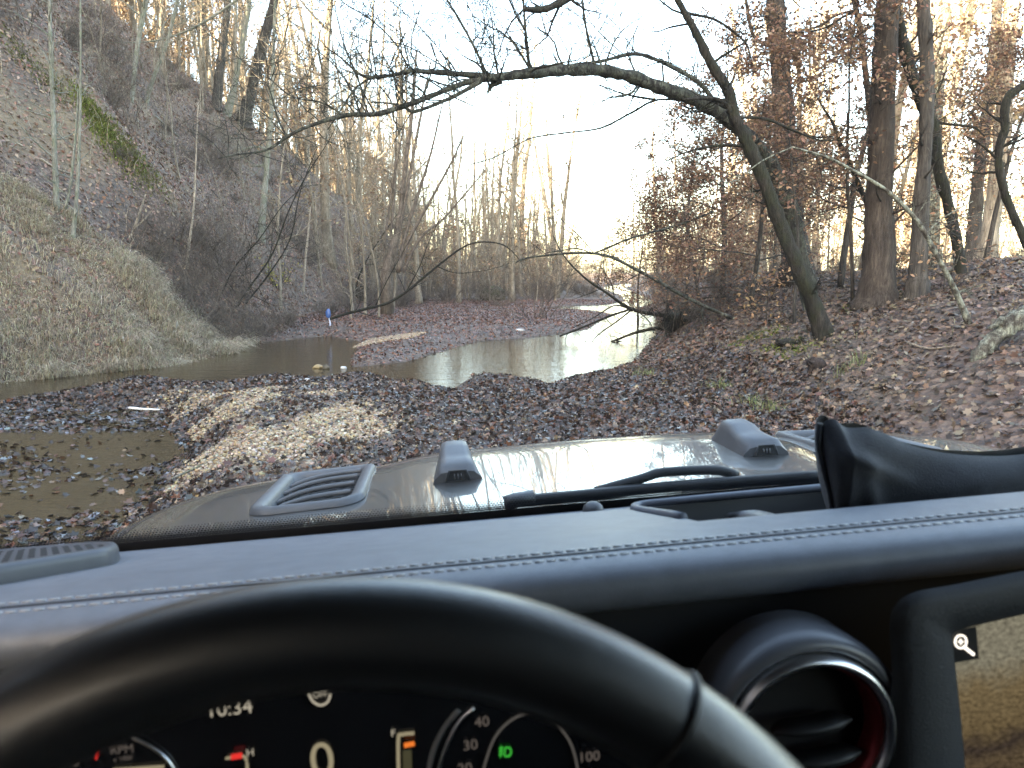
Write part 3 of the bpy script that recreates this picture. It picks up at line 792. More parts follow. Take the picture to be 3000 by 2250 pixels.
hand_tree('leaning_pole', 'lichen-white dead pole leaning across the trunks of the right bank', [
    [(2842, 952, 44), (2790, 835, 34), (2740, 740, 30), (2685, 645, 27), (2600, 560, 22), (2500, 500, 20), (2420, 460, 17), (2318, 430, 10)],
    [(2320, 432, 10), (2250, 462, 9), (2200, 495, 6), (2160, 535, 3)], [(2710, 690, 14), (2760, 640, 10), (2850, 590, 6)]], BARK['lichen'], twigs=6, tw=dict(L=(.2, .6), up=.05), ws=0.48, seed=62, sides=9, flare=.1)
hand_tree('sapling', 'thin crooked sapling rising between pole and thick trunk', [
    [(2600, 800, 26), (2580, 690, 22), (2550, 620, 20), (2520, 550, 20), (2490, 480, 18), (2455, 405, 15), (2440, 360, 12), (2408, 310, 8), (2370, 240, 4)],
    [(2455, 410, 8), (2480, 360, 6), (2478, 290, 3)], [(2440, 400, 10), (2380, 400, 8), (2300, 375, 5)]], BARK['dark'], Y=13.3, twigs=10, tw=dict(L=(.2, .7)), ws=0.7, seed=63, sides=7)
hand_tree('fallen_log', 'lichen-crusted fallen log at the right edge of the leaf bank', [
    [(2848, 1058, 26), (2878, 1030, 42), (2915, 990, 50), (2960, 955, 54), (3020, 915, 60), (3090, 880, 60)],
    [(2895, 962, 10), (2930, 945, 26), (2975, 930, 36), (3040, 900, 36)]], BARK['lichen'], seed=64, sides=10, rough=.12, cat='log', part='split_piece', root=.05)

# low limbs over the pool, from the right bank
hand_tree('overhanging_limb', 'bare grey limb reaching left over the pool from the bank', [
    [(2150, 935, 30), (2060, 895, 28), (1990, 860, 26), (1920, 820, 24), (1850, 782, 22), (1780, 750, 21), (1700, 741, 18), (1600, 748, 15), (1535, 758, 12), (1508, 772, 5)],
    [(1735, 744, 17), (1790, 722, 16, .1), (1836, 702, 15, .2), (1920, 678, 16, .4), (2000, 655, 16, .6), (2090, 620, 16, .8)],
    [(1735, 742, 10), (1690, 728, 10), (1640, 735, 8), (1600, 741, 6)],
    [(1740, 742, 9), (1700, 695, 8), (1650, 648, 7), (1610, 600, 4)],
    [(1600, 745, 7), (1560, 715, 5), (1520, 700, 3)],
    [(1690, 729, 6), (1680, 690, 5), (1650, 670, 3)]], BARK['arch'], twigs=16, tw=dict(L=(.2, .9), kids=(3, 3), up=.12), ws=0.4, seed=65, sides=9, cat='branch', root=.3)
hand_tree('fallen_branch', 'dead forked branch slanting down into the pool from the root bank', [
    [(2070, 935, 22), (1929, 922, 18), (1845, 903, 16), (1780, 860, 12), (1712, 813, 10), (1652, 750, 6), (1620, 690, 3)],
    [(1850, 905, 12), (1790, 925, 11), (1700, 962, 10), (1640, 985, 8)],
    [(1850, 908, 9), (1810, 940, 8), (1760, 975, 6), (1735, 1000, 4)],
    [(1845, 905, 8), (1800, 895, 7), (1740, 930, 5), (1680, 960, 3)],
    [(1860, 905, 7), (1900, 940, 6), (1915, 975, 4)],
    [(1800, 870, 6), (1790, 830, 5), (1760, 780, 3)]], BARK['dark'], Y=20, twigs=9, tw=dict(L=(.3, 1.0), kids=(3, 2), up=-.02), ws=0.6, seed=66, sides=8, cat='branch', root=.05)
hand_tree('root_snag', 'black forked root sticking out of the bank over the water', [
    [(1985, 955, 18), (1920, 962, 16), (1860, 975, 13), (1805, 996, 9), (1790, 1000, 4)],
    [(1915, 1025, 16), (1860, 1012, 12), (1805, 998, 7)]], BARK['dark'], Y=20, ws=0.7, seed=67, sides=7, cat='root', root=0.0, twigs=4, tw=dict(L=(.2, .5), up=0))

# left side: saplings on the spur and hill
hand_tree('sapling', 'tall pale green-grey sapling standing on the near spur', [
    [(166, 612, 17), (162, 500, 15), (156, 350, 13), (150, 200, 11), (145, 0, 9), (142, -140, 5)]], BARK['pale'], twigs=26, tw=dict(L=(.4, 1.3), kids=(3, 2), up=.15), ws=1.0, seed=71, sides=8)
hand_tree('sapling', 'slender pale sapling leaning slightly beside the taller one on the spur', [
    [(214, 695, 14), (226, 560, 10), (233, 400, 8), (236, 200, 6), (235, 0, 5), (234, -80, 3)],
    [(192, 612, 9), (208, 530, 8), (226, 330, 6), (228, 260, 4)]], BARK['pale'], twigs=14, tw=dict(L=(.3, .9), kids=(2, 2)), ws=1.0, seed=72, sides=7, part='stem')
hand_tree('dead_stick', 'bleached dead sapling stem standing on the hillside', [
    [(547, 785, 13), (556, 700, 11), (568, 600, 9), (573, 490, 6), (580, 300, 4)]], BARK['dead'], twigs=5, tw=dict(L=(.2, .6)), ws=.7, seed=73, sides=6)
hand_tree('dead_stick', 'short bleached stick bent on the hill above the grass', [
    [(378, 700, 8), (392, 672, 8), (410, 620, 7), (427, 568, 4)], [(392, 672, 5), (425, 640, 4), (450, 610, 2)]], BARK['dead'], twigs=3, tw=dict(L=(.15, .4)), seed=74, sides=6)
hand_tree('dead_stick', 'orange-brown dead stem by the yellow-leaved bush', [
    [(889, 855, 10), (895, 760, 10), (903, 680, 9), (910, 605, 6)]], BARK['dead'], twigs=2, tw=dict(L=(.15, .4)), ws=.7, seed=75, sides=6)
hand_tree('birch_tree', 'slim straight pale trunk on the lower hill left of the creek', [
    [(764, 705, 28), (772, 600, 24), (783, 470, 20), (793, 350, 17), (800, 180, 13), (806, 0, 10), (810, -120, 7)],
    [(808, -60, 12), (740, -25, 11), (694, 0, 10), (640, 38, 9), (560, 85, 8), (450, 120, 6), (300, 124, 4), (250, 112, 3)], [(786, 440, 11), (760, 430, 9), (720, 435, 6), (690, 450, 3)], [(778, 480, 10), (765, 485, 9), (735, 487, 5)]], BARK['pale'], twigs=22, tw=dict(L=(.5, 1.6), kids=(3, 3), up=.2), ws=0.72, seed=76, sides=9, flare=.2)
for i, (stem, tx) in enumerate([
    ([(385, 295, 18), (398, 170, 18), (412, 80, 20), (428, 0, 22), (440, -90, 18)], 'pale trunk on the hill crest nearest the top left'),
    ([(428, 300, 18), (450, 225, 17), (490, 120, 15), (520, 0, 13), (540, -80, 10)], 'thin trunk leaning right out of the upper hillside'),
    ([(632, 320, 46), (642, 220, 36), (655, 110, 30), (668, 0, 28), (680, -110, 22)], 'grey trunk on the crest left of the stout leaning one'),
    ([(664, 340, 34), (684, 260, 26), (705, 150, 24), (728, 20, 22), (740, -90, 17)], 'slender trunk leaning right on the crest between two thicker ones'),
    ([(712, 372, 68), (728, 290, 54), (750, 200, 50), (775, 110, 44), (800, 15, 36), (820, -90, 28)], 'stout dark trunk leaning right on the hill crest')]):
    hand_tree('ridge_tree', tx, [stem], BARK['grey' if i in (2, 4) else 'pale'], twigs=16, tw=dict(L=(1.0, 3.0), kids=(4, 3), up=.2, f0=.25), ws=.65, seed=80 + i, sides=9, flare=.15, top=6, group='trees on the hill crest')

# multi-stemmed clump on the lower hill and the bowed stem
hand_tree('stem_clump', 'clump of many slender grey stems fanning up beside the creek', [
    [(1132, 800, 46), (1150, 730, 40), (1163, 680, 30), (1175, 600, 22), (1190, 470, 20), (1208, 320, 16), (1220, 150, 10)],
    [(1150, 800, 22), (1165, 700, 20), (1185, 600, 18), (1212, 450, 15), (1240, 300, 11), (1262, 180, 6)],
    [(1165, 800, 20), (1185, 700, 17), (1225, 570, 15), (1262, 450, 12), (1290, 330, 8), (1310, 250, 5)],
    [(1170, 795, 18), (1200, 700, 16), (1260, 590, 14), (1320, 480, 10), (1362, 390, 6), (1390, 320, 4)],
    [(1140, 800, 16), (1145, 700, 14), (1155, 560, 12), (1160, 420, 9), (1165, 300, 5)],
    [(1180, 800, 15), (1230, 700, 13), (1300, 640, 11), (1370, 560, 8), (1420, 500, 4)],
    [(1125, 795, 14), (1130, 690, 12), (1148, 560, 10), (1172, 430, 7), (1190, 330, 4)]], BARK['twig'], Y=30, twigs=12, tw=dict(L=(.6, 2.0), kids=(3, 3), up=.2), ws=0.6, seed=90, sides=8, part='stem', flare=.2)
hand_tree('bowed_sapling', 'dark sapling bowed in a long arc above the leaf bar', [
    [(955, 938, 20), (1005, 922, 20), (1070, 905, 20), (1135, 888, 19), (1190, 855, 18), (1228, 824, 17), (1280, 781, 15), (1352, 727, 13), (1407, 709, 11), (1475, 718, 9), (1520, 759, 5), (1540, 800, 3)],
    [(1190, 855, 10), (1230, 780, 8), (1260, 700, 6), (1300, 620, 3)], [(1280, 781, 8), (1340, 800, 6), (1430, 790, 4), (1500, 770, 2)],
    [(1100, 897, 10), (1130, 830, 8), (1180, 740, 6), (1230, 650, 3)]], BARK['dark'], twigs=12, tw=dict(L=(.4, 1.3), kids=(3, 3), up=.25), ws=0.4, seed=91, sides=8, root=.05)
for i, (st, tx) in enumerate([
    ([(690, 905, 14), (740, 830, 13), (800, 740, 12), (845, 620, 10), (900, 510, 8), (965, 410, 5), (1000, 330, 3)], 'long dark stem slanting up right from the brush by the pool'),
    ([(720, 890, 12), (790, 800, 11), (850, 700, 9), (880, 560, 7), (930, 430, 4)], 'second slanting dark stem close behind the long one'),
    ([(640, 880, 11), (690, 780, 10), (760, 700, 8), (830, 600, 6), (900, 540, 3)], 'slanting thin stem nearest the dry grass'),
    ([(1030, 880, 12), (1060, 790, 10), (1120, 690, 8), (1190, 600, 6), (1270, 560, 3)], 'slanting stem behind the bowed sapling')]):
    hand_tree('slanting_stem', tx, [st], BARK['dark'], twigs=16, tw=dict(L=(.5, 1.5), kids=(4, 3), up=.25), ws=.42, seed=95 + i, sides=7, cat='sapling', group='slanting stems over the left pool')

# ------------------------------------------------------------------ woods behind
TALL = [bare_tree_proto(200 + i, h, r, nb, lean=.06, low=lo, kids=(5, 4), blen=.26) for i, (h, r, nb, lo) in enumerate([(19, .20, 16, .3), (17, .15, 15, .25), (21, .26, 17, .35), (15, .11, 14, .2), (18, .17, 16, .3)])]
THIN = [bare_tree_proto(220 + i, h, r, nb, lean=.10, low=.15, kids=(4, 3), blen=.30, sides=6, wobble=.05) for i, (h, r, nb) in enumerate([(9, .055, 16), (11, .07, 18), (7.5, .045, 14), (12, .08, 18)])]
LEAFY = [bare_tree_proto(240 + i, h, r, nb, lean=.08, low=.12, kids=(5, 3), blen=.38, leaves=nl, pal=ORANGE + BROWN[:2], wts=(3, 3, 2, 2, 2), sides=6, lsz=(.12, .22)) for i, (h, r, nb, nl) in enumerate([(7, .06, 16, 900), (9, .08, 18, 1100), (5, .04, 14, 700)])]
def wood(n, region, protos, name, label, group, bark, rg, ok=None, sc=(.8, 1.2), gap=1.0, lean=.05, cat='tree'):
    placed = []
    tries = 0
    while len(placed) < n and tries < n * 60:
        tries += 1
        x = rg.uniform(region[0], region[1]); y = rg.uniform(region[2], region[3])
        if abs(x) > .70 * y + 3: continue
        if ok is not None and not ok(x, y): continue
        if any((x - a) ** 2 + (y - b) ** 2 < gap * gap for a, b in placed): continue
        placed.append((x, y))
        pr = protos[rg.integers(len(protos))]
        place_tree(name, pr, (x, y, ground(x, y) - .05), rg.uniform(0, 6.28), rg.uniform(*sc), bark, label, group, cat, (rg.normal() * lean, rg.normal() * lean))
crest_x = lambda y: float(toe_l(y) - crest_l(y) / 1.38)
one = lambda f: (lambda x, y: bool(f(np.array([float(x)]), np.array([float(y)]))[0]))
dry = one(lambda x, y: sdf_poly(x, y, POOL) > .8)
rg = np.random.default_rng(301)
wood(120, (-34, -9, 28, 110), TALL, 'woodland_tree', 'tall bare sunlit tree in the wood behind the hill crest', 'trees behind the hill crest', BARK['far'], rg,
     ok=lambda x, y: crest_x(y) - 13 < x < crest_x(y) - .3, sc=(.75, 1.2), gap=1.2)
wood(150, (-30, -9, 28, 100), THIN, 'young_tree', 'thin bare young tree in the sunlit wood behind the hill crest', 'young trees behind the hill crest', BARK['far'], rg,
     ok=lambda x, y: crest_x(y) - 9 < x < crest_x(y) + 1.5, sc=(.8, 1.3), gap=1.0)
wood(60, (-32, -9, 30, 105), LEAFY, 'leafy_young_tree', 'young tree with sparse orange leaves in the wood behind the hill crest', 'orange-leaved trees behind the hill crest', BARK['far'], rg,
     ok=lambda x, y: crest_x(y) - 10 < x < crest_x(y) + .5, sc=(.7, 1.3), gap=1.4)
wood(30, (-19, -7, 24, 75), THIN, 'hillside_sapling', 'thin grey sapling growing on the steep left hillside', 'saplings on the left hillside', BARK['pale'], rg,
     ok=lambda x, y: crest_x(y) < x < toe_l(y) - .3, sc=(.35, .75), gap=1.0, cat='sapling')
wood(120, (-16, 34, 48, 170), TALL + THIN, 'far_tree', 'bare golden sunlit tree in the wood at the far end of the creek', 'trees at the far end of the creek', BARK['far'], rg, ok=lambda x, y: dry(x, y) and not (.06 * y < x < .10 * y + 2 and y < 130), sc=(.55, 1.0), gap=1.3)
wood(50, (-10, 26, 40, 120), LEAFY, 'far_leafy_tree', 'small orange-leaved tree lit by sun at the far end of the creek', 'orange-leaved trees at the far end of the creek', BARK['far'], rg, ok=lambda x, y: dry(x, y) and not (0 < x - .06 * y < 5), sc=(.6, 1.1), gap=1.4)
wood(60, (7, 60, 24, 90), TALL + THIN[1:4:2], 'bank_tree', 'bare tree standing in the sunlit wood behind the right bank', 'trees behind the right bank', BARK['far'], rg, ok=lambda x, y: x > toe_r(y) + 4, sc=(.8, 1.2), gap=2.0)
wood(44, (6, 40, 19, 60), LEAFY, 'bank_leafy_tree', 'young brown-leaved tree in the wood behind the right bank', 'leafy trees behind the right bank', BARK['far'], rg, ok=lambda x, y: x > toe_r(y) + 2, sc=(.5, 1.1), gap=1.5)
wood(110, (-12, 4.0, 40, 95), TALL + THIN + THIN, 'creekside_tree', 'bare tree crowding the left shore of the far creek', 'trees on the left shore of the far creek', BARK['far'], rg, ok=lambda x, y: dry(x, y) and x > toe_l(y) - 4, sc=(.6, 1.1), gap=.9)
wood(120, (-9, 16, 44, 110), LEAFY + THIN[:2], 'creekside_bush', 'low tan-leaved young tree along the far creek', 'young trees along the far creek', BARK['far'], rg, ok=lambda x, y: dry(x, y) and x > toe_l(y) - 2, sc=(.35, .7), gap=.8)
wood(14, (-13, -4, 26, 48), THIN, 'creekside_sapling', 'thin sapling on the leaf bar beside the creek', 'saplings on the leaf bar', BARK['grey'], rg, ok=lambda x, y: dry(x, y) and x > toe_l(y) - 3, sc=(.35, .8), gap=1.0, cat='sapling')

# beech saplings holding brown leaves in flat sprays, right of the creek
def beech(px, hgt, seed, label, nleaf=1700, r0=.05, lean=(0, 0), low=.12, L=(.9, 2.2), Y=None, nb=16, pal=BROWN, side=None):
    rg = np.random.default_rng(seed)
    foot = hit(*px) if Y is None else np.array((at(*px, Y)[0], Y, 0.))
    foot[2] = ground(foot[0], foot[1])
    o = empty('beech_sapling', foot)
    tr, cr, tips = MB(), MB(), []
    n = 9; p = np.array((0, 0, -.15)); pts = [p]; d = np.array((lean[0], lean[1], 1.))
    for i in range(n):
        d = d + rg.normal(size=3) * .07; d[2] = 1
        p = p + d / np.linalg.norm(d) * hgt / n; pts.append(p)
    pts = np.array(pts); rad = r0 * (1 - .85 * np.arange(n + 1) / n)
    tr.tube(pts, rad, 7)
    for k in range(nb):
        f = low + (1 - low) * (k + rg.random()) / nb; i = min(int(f * n), n - 1)
        q = pts[i] + (pts[i + 1] - pts[i]) * (f * n - i)
        a = rg.uniform(0, 2 * np.pi)
        bd = np.array((math.cos(a), math.sin(a), .22))
        if side is not None: bd = bd + np.array(side)
        grow(cr, q, bd, rg.uniform(*L) * (1.15 - .75 * f), max(rad[i] * .36, .005), 0, rg, (7, 5), up=.02, wob=.10, spread=.8, tips=tips, sides=(5, 3, 3, 3))
    tr.build('trunk', BARK['grey'], o); cr.build('crown', BARK['grey'], o)
    me = leaf_cloud(tips, nleaf, rg, (.05, .09), pal, (4, 3, 3, 1)[:len(pal)], .15, .9)
    link('leaves', me, LEAFTREE, o)
    tag(o, label, 'tree', 'brown-leaved beech saplings on the right bank')
beech((2060, 930), 3.4, 401, 'low brown-leaved beech sapling at the pool end of the right bank', 6050, .05, (-.1, 0), L=(1.0, 2.2))
beech((2200, 880), 5.2, 402, 'brown-leaved beech sapling just left of the dark leaning trunk', 8250, .06, L=(1.2, 2.6), Y=16)
beech((2010, 860), 6.6, 403, 'brown-leaved beech sapling farther back along the creek bank', 7150, .06, L=(1.2, 2.4), Y=22, side=(-.3, 0, 0))
beech((2460, 860), 6.5, 404, 'tall brown-leaved beech sapling between the dark and the thick trunk', 7150, .07, L=(1.2, 2.6), Y=15, low=.25)
beech((2120, 850), 7.0, 405, 'tallest brown-leaved beech sapling behind the arching trunk', 9350, .08, L=(1.4, 2.8), Y=19, low=.15)
beech((2500, 890), 5.6, 414, 'slim beech sapling with flat brown sprays before the thick mossy trunk', 3000, .035, L=(.9, 2.0), Y=12.4, low=.28)
beech((2330, 900), 5.0, 415, 'slim beech sapling with brown sprays crossing the dark leaning trunk', 2600, .03, L=(.8, 1.8), Y=12.0, low=.3)
beech((2880, 800), 4.5, 406, 'brown-leaved beech sapling near the right edge behind the lichen pole', 4125, .05, L=(1.2, 2.4), Y=14.5, low=.35)
beech((1870, 850), 4.0, 407, 'brown-leaved beech sapling overhanging the narrow far pool', 6050, .05, L=(1.0, 2.4), Y=27, side=(-.4, 0, 0))
beech((1960, 850), 7.0, 412, 'brown-leaved beech sapling in the gap left of the tallest one', 5250, .06, L=(1.2, 2.6), Y=30)
beech((2260, 850), 5.5, 413, 'brown-leaved beech sapling directly behind the broad double trunk', 5250, .06, L=(1.2, 2.6), Y=24)
beech((2690, 850), 3.6, 408, 'small beech sapling with tan leaves by the smooth grey trunk', 700, .03, L=(.7, 1.4), Y=12.8, pal=[(.34, .20, .11), (.28, .16, .10)])
beech((2610, 905), .8, 409, 'knee-high beech seedling with tan leaves under the thick trunk', 160, .012, L=(.3, .6), Y=12.2, nb=8, pal=[(.40, .25, .15), (.33, .20, .12)])
beech((2250, 930), 1.1, 410, 'waist-high tan-leaved seedling beside the leaning trunk foot', 260, .014, L=(.35, .7), Y=12.6, nb=9, pal=[(.40, .25, .14), (.30, .17, .10)])
beech((2760, 925), .8, 411, 'knee-high tan-leaved seedling left of the lichen pole foot', 160, .012, L=(.3, .6), Y=11.3, nb=8, pal=[(.40, .25, .15), (.33, .20, .12)])

# bare brush
def shrub_proto(seed, n, hgt):
    rg = np.random.default_rng(seed); tb = MB()
    for k in range(n):
        a = rg.uniform(0, 6.28); q = np.array((math.cos(a), math.sin(a), 0)) * rg.uniform(0, .25)
        d = np.array((math.cos(a) * .7, math.sin(a) * .7, 1)) + .3 * rg.normal(size=3)
        grow(tb, q, d, hgt * rg.uniform(.5, 1.1), rg.uniform(.004, .009), 1, rg, (0, 5, 3), up=.05, wob=.22, spread=.8, sides=(4, 3, 3, 3))
    return tb.mesh('stems')
SHR = [shrub_proto(500 + i, n, h) for i, (n, h) in enumerate([(22, 1.3), (28, 1.0), (16, 1.7), (30, .7)])]
def shrubs(n, ok, region, label, group, rg, sc=(.7, 1.3), mat='twig', gap=.6):
    placed = []; tries = 0
    while len(placed) < n and tries < n * 80:
        tries += 1
        x, y = rg.uniform(region[0], region[1]), rg.uniform(region[2], region[3])
        if abs(x) > .68 * y + 1 or not ok(x, y) or any((x - a) ** 2 + (y - b) ** 2 < gap * gap for a, b in placed): continue
        placed.append((x, y))
        me = SHR[rg.integers(len(SHR))]
        o = link('bare_shrub', me, BARK[mat], None, (x, y, ground(x, y) - .04)); o.rotation_euler = (rg.normal() * .12, rg.normal() * .12, rg.uniform(0, 6.28)); s = rg.uniform(*sc); o.scale = (s, s, s)
        tag(o, label, 'shrub', group)
rg = np.random.default_rng(302)
shrubs(26, lambda x, y: -.2 < toe_l(y) - x < 2.2, (-10.5, -4.8, 17.5, 23), 'tangled bare grey shrub at the water edge of the left pool', 'bare shrubs by the left pool', rg, (.8, 1.3), gap=.45)
shrubs(60, lambda x, y: 1.0 < toe_l(y) - x < 11, (-18, -7, 18.5, 50), 'sparse bare twiggy shrub on the left hillside', 'bare shrubs on the left hillside', rg, (.7, 1.5))
shrubs(70, lambda x, y: dry(x, y) and x > toe_l(y) - 1.5, (-8, 14, 26, 75), 'bare shrub on the leaf bar left of the far creek', 'bare shrubs along the far creek', rg, (.9, 2.2), 'far')
shrubs(34, lambda x, y: x > toe_r(y) - .1, (3.2, 16, 14, 45), 'bare twiggy shrub among the leaves of the right bank', 'bare shrubs on the right bank', rg, (.5, 1.2), 'grey')
# thin upright twigs all over the slopes
rg = np.random.default_rng(303)
x, y = sample_region(rg, 19000, -20, -6, 14, 55, lambda x, y: ((toe_l(y) - x > .4) & (y > 18.9 + .6 * (x + 6.5))) * (.35 + 1.2 * fbm(x * .4, y * .4, 3)))
me = blades('undergrowth', x, y, rg.uniform(.3, 1.1, len(x)), rg.uniform(.003, .006, len(x)), [(.30, .205, .155), (.18, .12, .09), (.40, .31, .24)], (3, 2, 2), rg, .12)
tag(link('undergrowth', me, GRASSM), 'thin grey stems and brambles over the left hillside', 'undergrowth', kind='stuff')
# bush with the last yellow leaves
rg = np.random.default_rng(304)
p = hit(815, 850); o = empty('yellow_leaved_bush', p); tb, tips = MB(), []
for k in range(16):
    a = rg.uniform(0, 6.28)
    grow(tb, np.zeros(3), np.array((math.cos(a) * .8, math.sin(a) * .5, .9)), rg.uniform(.7, 1.4), .01, 1, rg, (0, 5, 2), up=.05, tips=tips, sides=(4, 3, 3, 3))
tb.build('crown', BARK['grey'], o)
link('leaves', leaf_cloud(tips, 230, rg, (.06, .11), [(.38, .33, .07), (.30, .29, .08), (.42, .27, .08)], (3, 2, 2), .06), LEAFTREE, o)
tag(o, 'bare bush with a few yellow leaves above the left pool', 'bush')

# ------------------------------------------------------------------ the car (local frame: eye at the origin, x right, y forward, z up)
_y, _r = R(6.3), R(-3.2)
RC = Matrix.Rotation(_y, 4, 'Z') @ Matrix.Rotation(_r, 4, 'Y')
RCn = np.array(RC.to_3x3())
car = empty('off_road_car')
car.matrix_world = Matrix.Translation((0, 0, HC)) @ RC
tag(car, 'dark grey off-road car seen from the driver seat, hood pointing at the creek', 'car')
def cy_(u, v, y):
    d = RCn.T @ ray(u, v); return d * y / d[1]
def czh(u, v, a, b=0.):
    d = RCn.T @ ray(u, v); return d * (a / (d[2] - b * d[1]))
def mat_paint():
    t = NT('car_paint'); v = t.coord()
    dust = t.noise(v, 4.0, 6, .65); sp = t.noise(v, 900, 1)
    c = t.ramp(sp, [(.35, (.020, .020, .020)), (.7, (.042, .041, .040))])
    st = t.noise(t.coord((9, 1.2, 3)), 3.0, 5, .6)
    m = t.n('Math', operation='MULTIPLY'); t.l(t.ramp(dust, [(.42, (0, 0, 0)), (.75, (1, 1, 1))]), m.inputs[0]); t.l(t.ramp(st, [(.4, (0, 0, 0)), (.65, (.55, .55, .55))]), m.inputs[1])
    c = t.mix(m.outputs[0], c, (.05, .045, .037))
    b = t.bsdf(c, .38, .5, t.noise(v, 60, 2), .008, .002, i_Metallic=.0, i_Coat_Weight=1.0, i_Coat_Roughness=.02, i_Coat_IOR=1.6)
    r = t.ramp(m.outputs[0], [(0, (.015,) * 3), (1, (.15,) * 3)]); t.l(r, b.inputs['Coat Roughness'])
    return t.m
PAINT = mat_paint()
PLAST = mat_plain('grey_plastic', (.075, .078, .085), .45, .5, .3, 300, .2)
BLACK = mat_plain('black_plastic', (.012, .012, .013), .5, .4, .0, 400, .15)
RUBBER = mat_plain('black_rubber', (.010, .010, .011), .6, .35, .0, 300, .1)
DASH = mat_plain('dash_leather', (.125, .138, .165), .46, .5, .28, 700, .4)  # blackish leather; base colour carries the sky's pale blue reflection
DASHLOW = mat_plain('dash_lower_soft', (.009, .009, .010), .6, .35, .0, 900, .3)
LEATHER = mat_plain('wheel_leather', (.013, .013, .014), .34, .6, .0, 1200, .35, i_Coat_Weight=.4, i_Coat_Roughness=.26, i_Coat_IOR=1.6)
DASHSP = mat_plain('speaker_plastic', (.05, .055, .068), .45, .5, .1, 900, .2)
THREAD = mat_plain('stitch_thread', (.36, .37, .39), .7, .3, 0, 300, 0)
CHROME = mat_plain('satin_chrome', (.75, .76, .80), .28, .5, 0, 300, 0, i_Metallic=1.0)
REDM = mat_plain('red_anodised', (.35, .05, .06), .35, .5, 0, 300, 0, i_Metallic=.6)
CLOTH = mat_plain('black_cloth', (.018, .021, .028), .8, .25, .35, 700, .8, i_Sheen_Weight=.35)
def clip_y(y): return np.maximum(y - 1.55, 0)
def hood_z(x, y):
    t = np.abs(np.asarray(x) - .32); y = np.asarray(y)
    p = np.interp(t, [0, .2, .32, .38, .43, .48, .56, .68, .80, .90, .99, 1.07, 1.13], [0, -.002, -.006, -.011, -.021, -.029, -.031, -.036, -.048, -.070, -.105, -.155, -.23])
    return -.302 - .05 * y - .40 * clip_y(y) ** 2 + p
VX = [(-.345, -.137), (.777, .985)]; VY = (1.345, 1.72)
hx = np.unique(np.concatenate([np.arange(.32 - 1.12, .32 + 1.121, .02), [VX[0][0] + .03, VX[0][1] - .03, VX[1][0] + .03, VX[1][1] - .03]]).round(4))
hy = np.unique(np.concatenate([np.arange(1.10, 2.12, .025), [VY[0] + .03, VY[1] - .03]]).round(4))
HX, HY = np.meshgrid(hx, hy)
# soften the profile so the dome edge is a curve, not a crease
HZ = np.mean([hood_z(HX + o, HY) for o in (-.03, -.015, 0, .015, .03)], 0)
def hz(x, y): return float(np.mean([hood_z(x + o, y) for o in (-.03, -.015, 0, .015, .03)]))
P = np.stack([HX, HY, HZ], -1)
n, m = HX.shape
Q = []
for i in range(n - 1):
    for j in range(m - 1):
        cx_, cy2 = (hx[j] + hx[j + 1]) / 2, (hy[i] + hy[i + 1]) / 2
        if any(a + .03 < cx_ < b - .03 for a, b in VX) and VY[0] + .03 < cy2 < VY[1] - .03: continue
        Q.append((i * m + j, i * m + j + 1, (i + 1) * m + j + 1, (i + 1) * m + j))
hood = link('hood', mesh_np('hood', P.reshape(-1, 3), [np.array(Q)], True), PAINT, car)
# front panel and body sides below the hood
fb = MB()
fy = np.array([2.40, 2.42, 2.43]); 
fp = np.stack([np.stack([hx, np.full_like(hx, float(hy[-1]) + .02 * k), HZ[-1] - (.0, .10, .45)[k]], -1) for k in range(3)])
fb.grid(fp)
for sx, jj in ((-1, 0), (1, m - 1)):
    col_ = np.stack([np.stack([np.full_like(hy, hx[jj] + sx * .01 * k), hy, HZ[:, jj] - (.0, .05, .35)[k]], -1) for k in range(3)])
    fb.grid(col_, flip=sx > 0)
fb.build('front_body', PAINT, car)

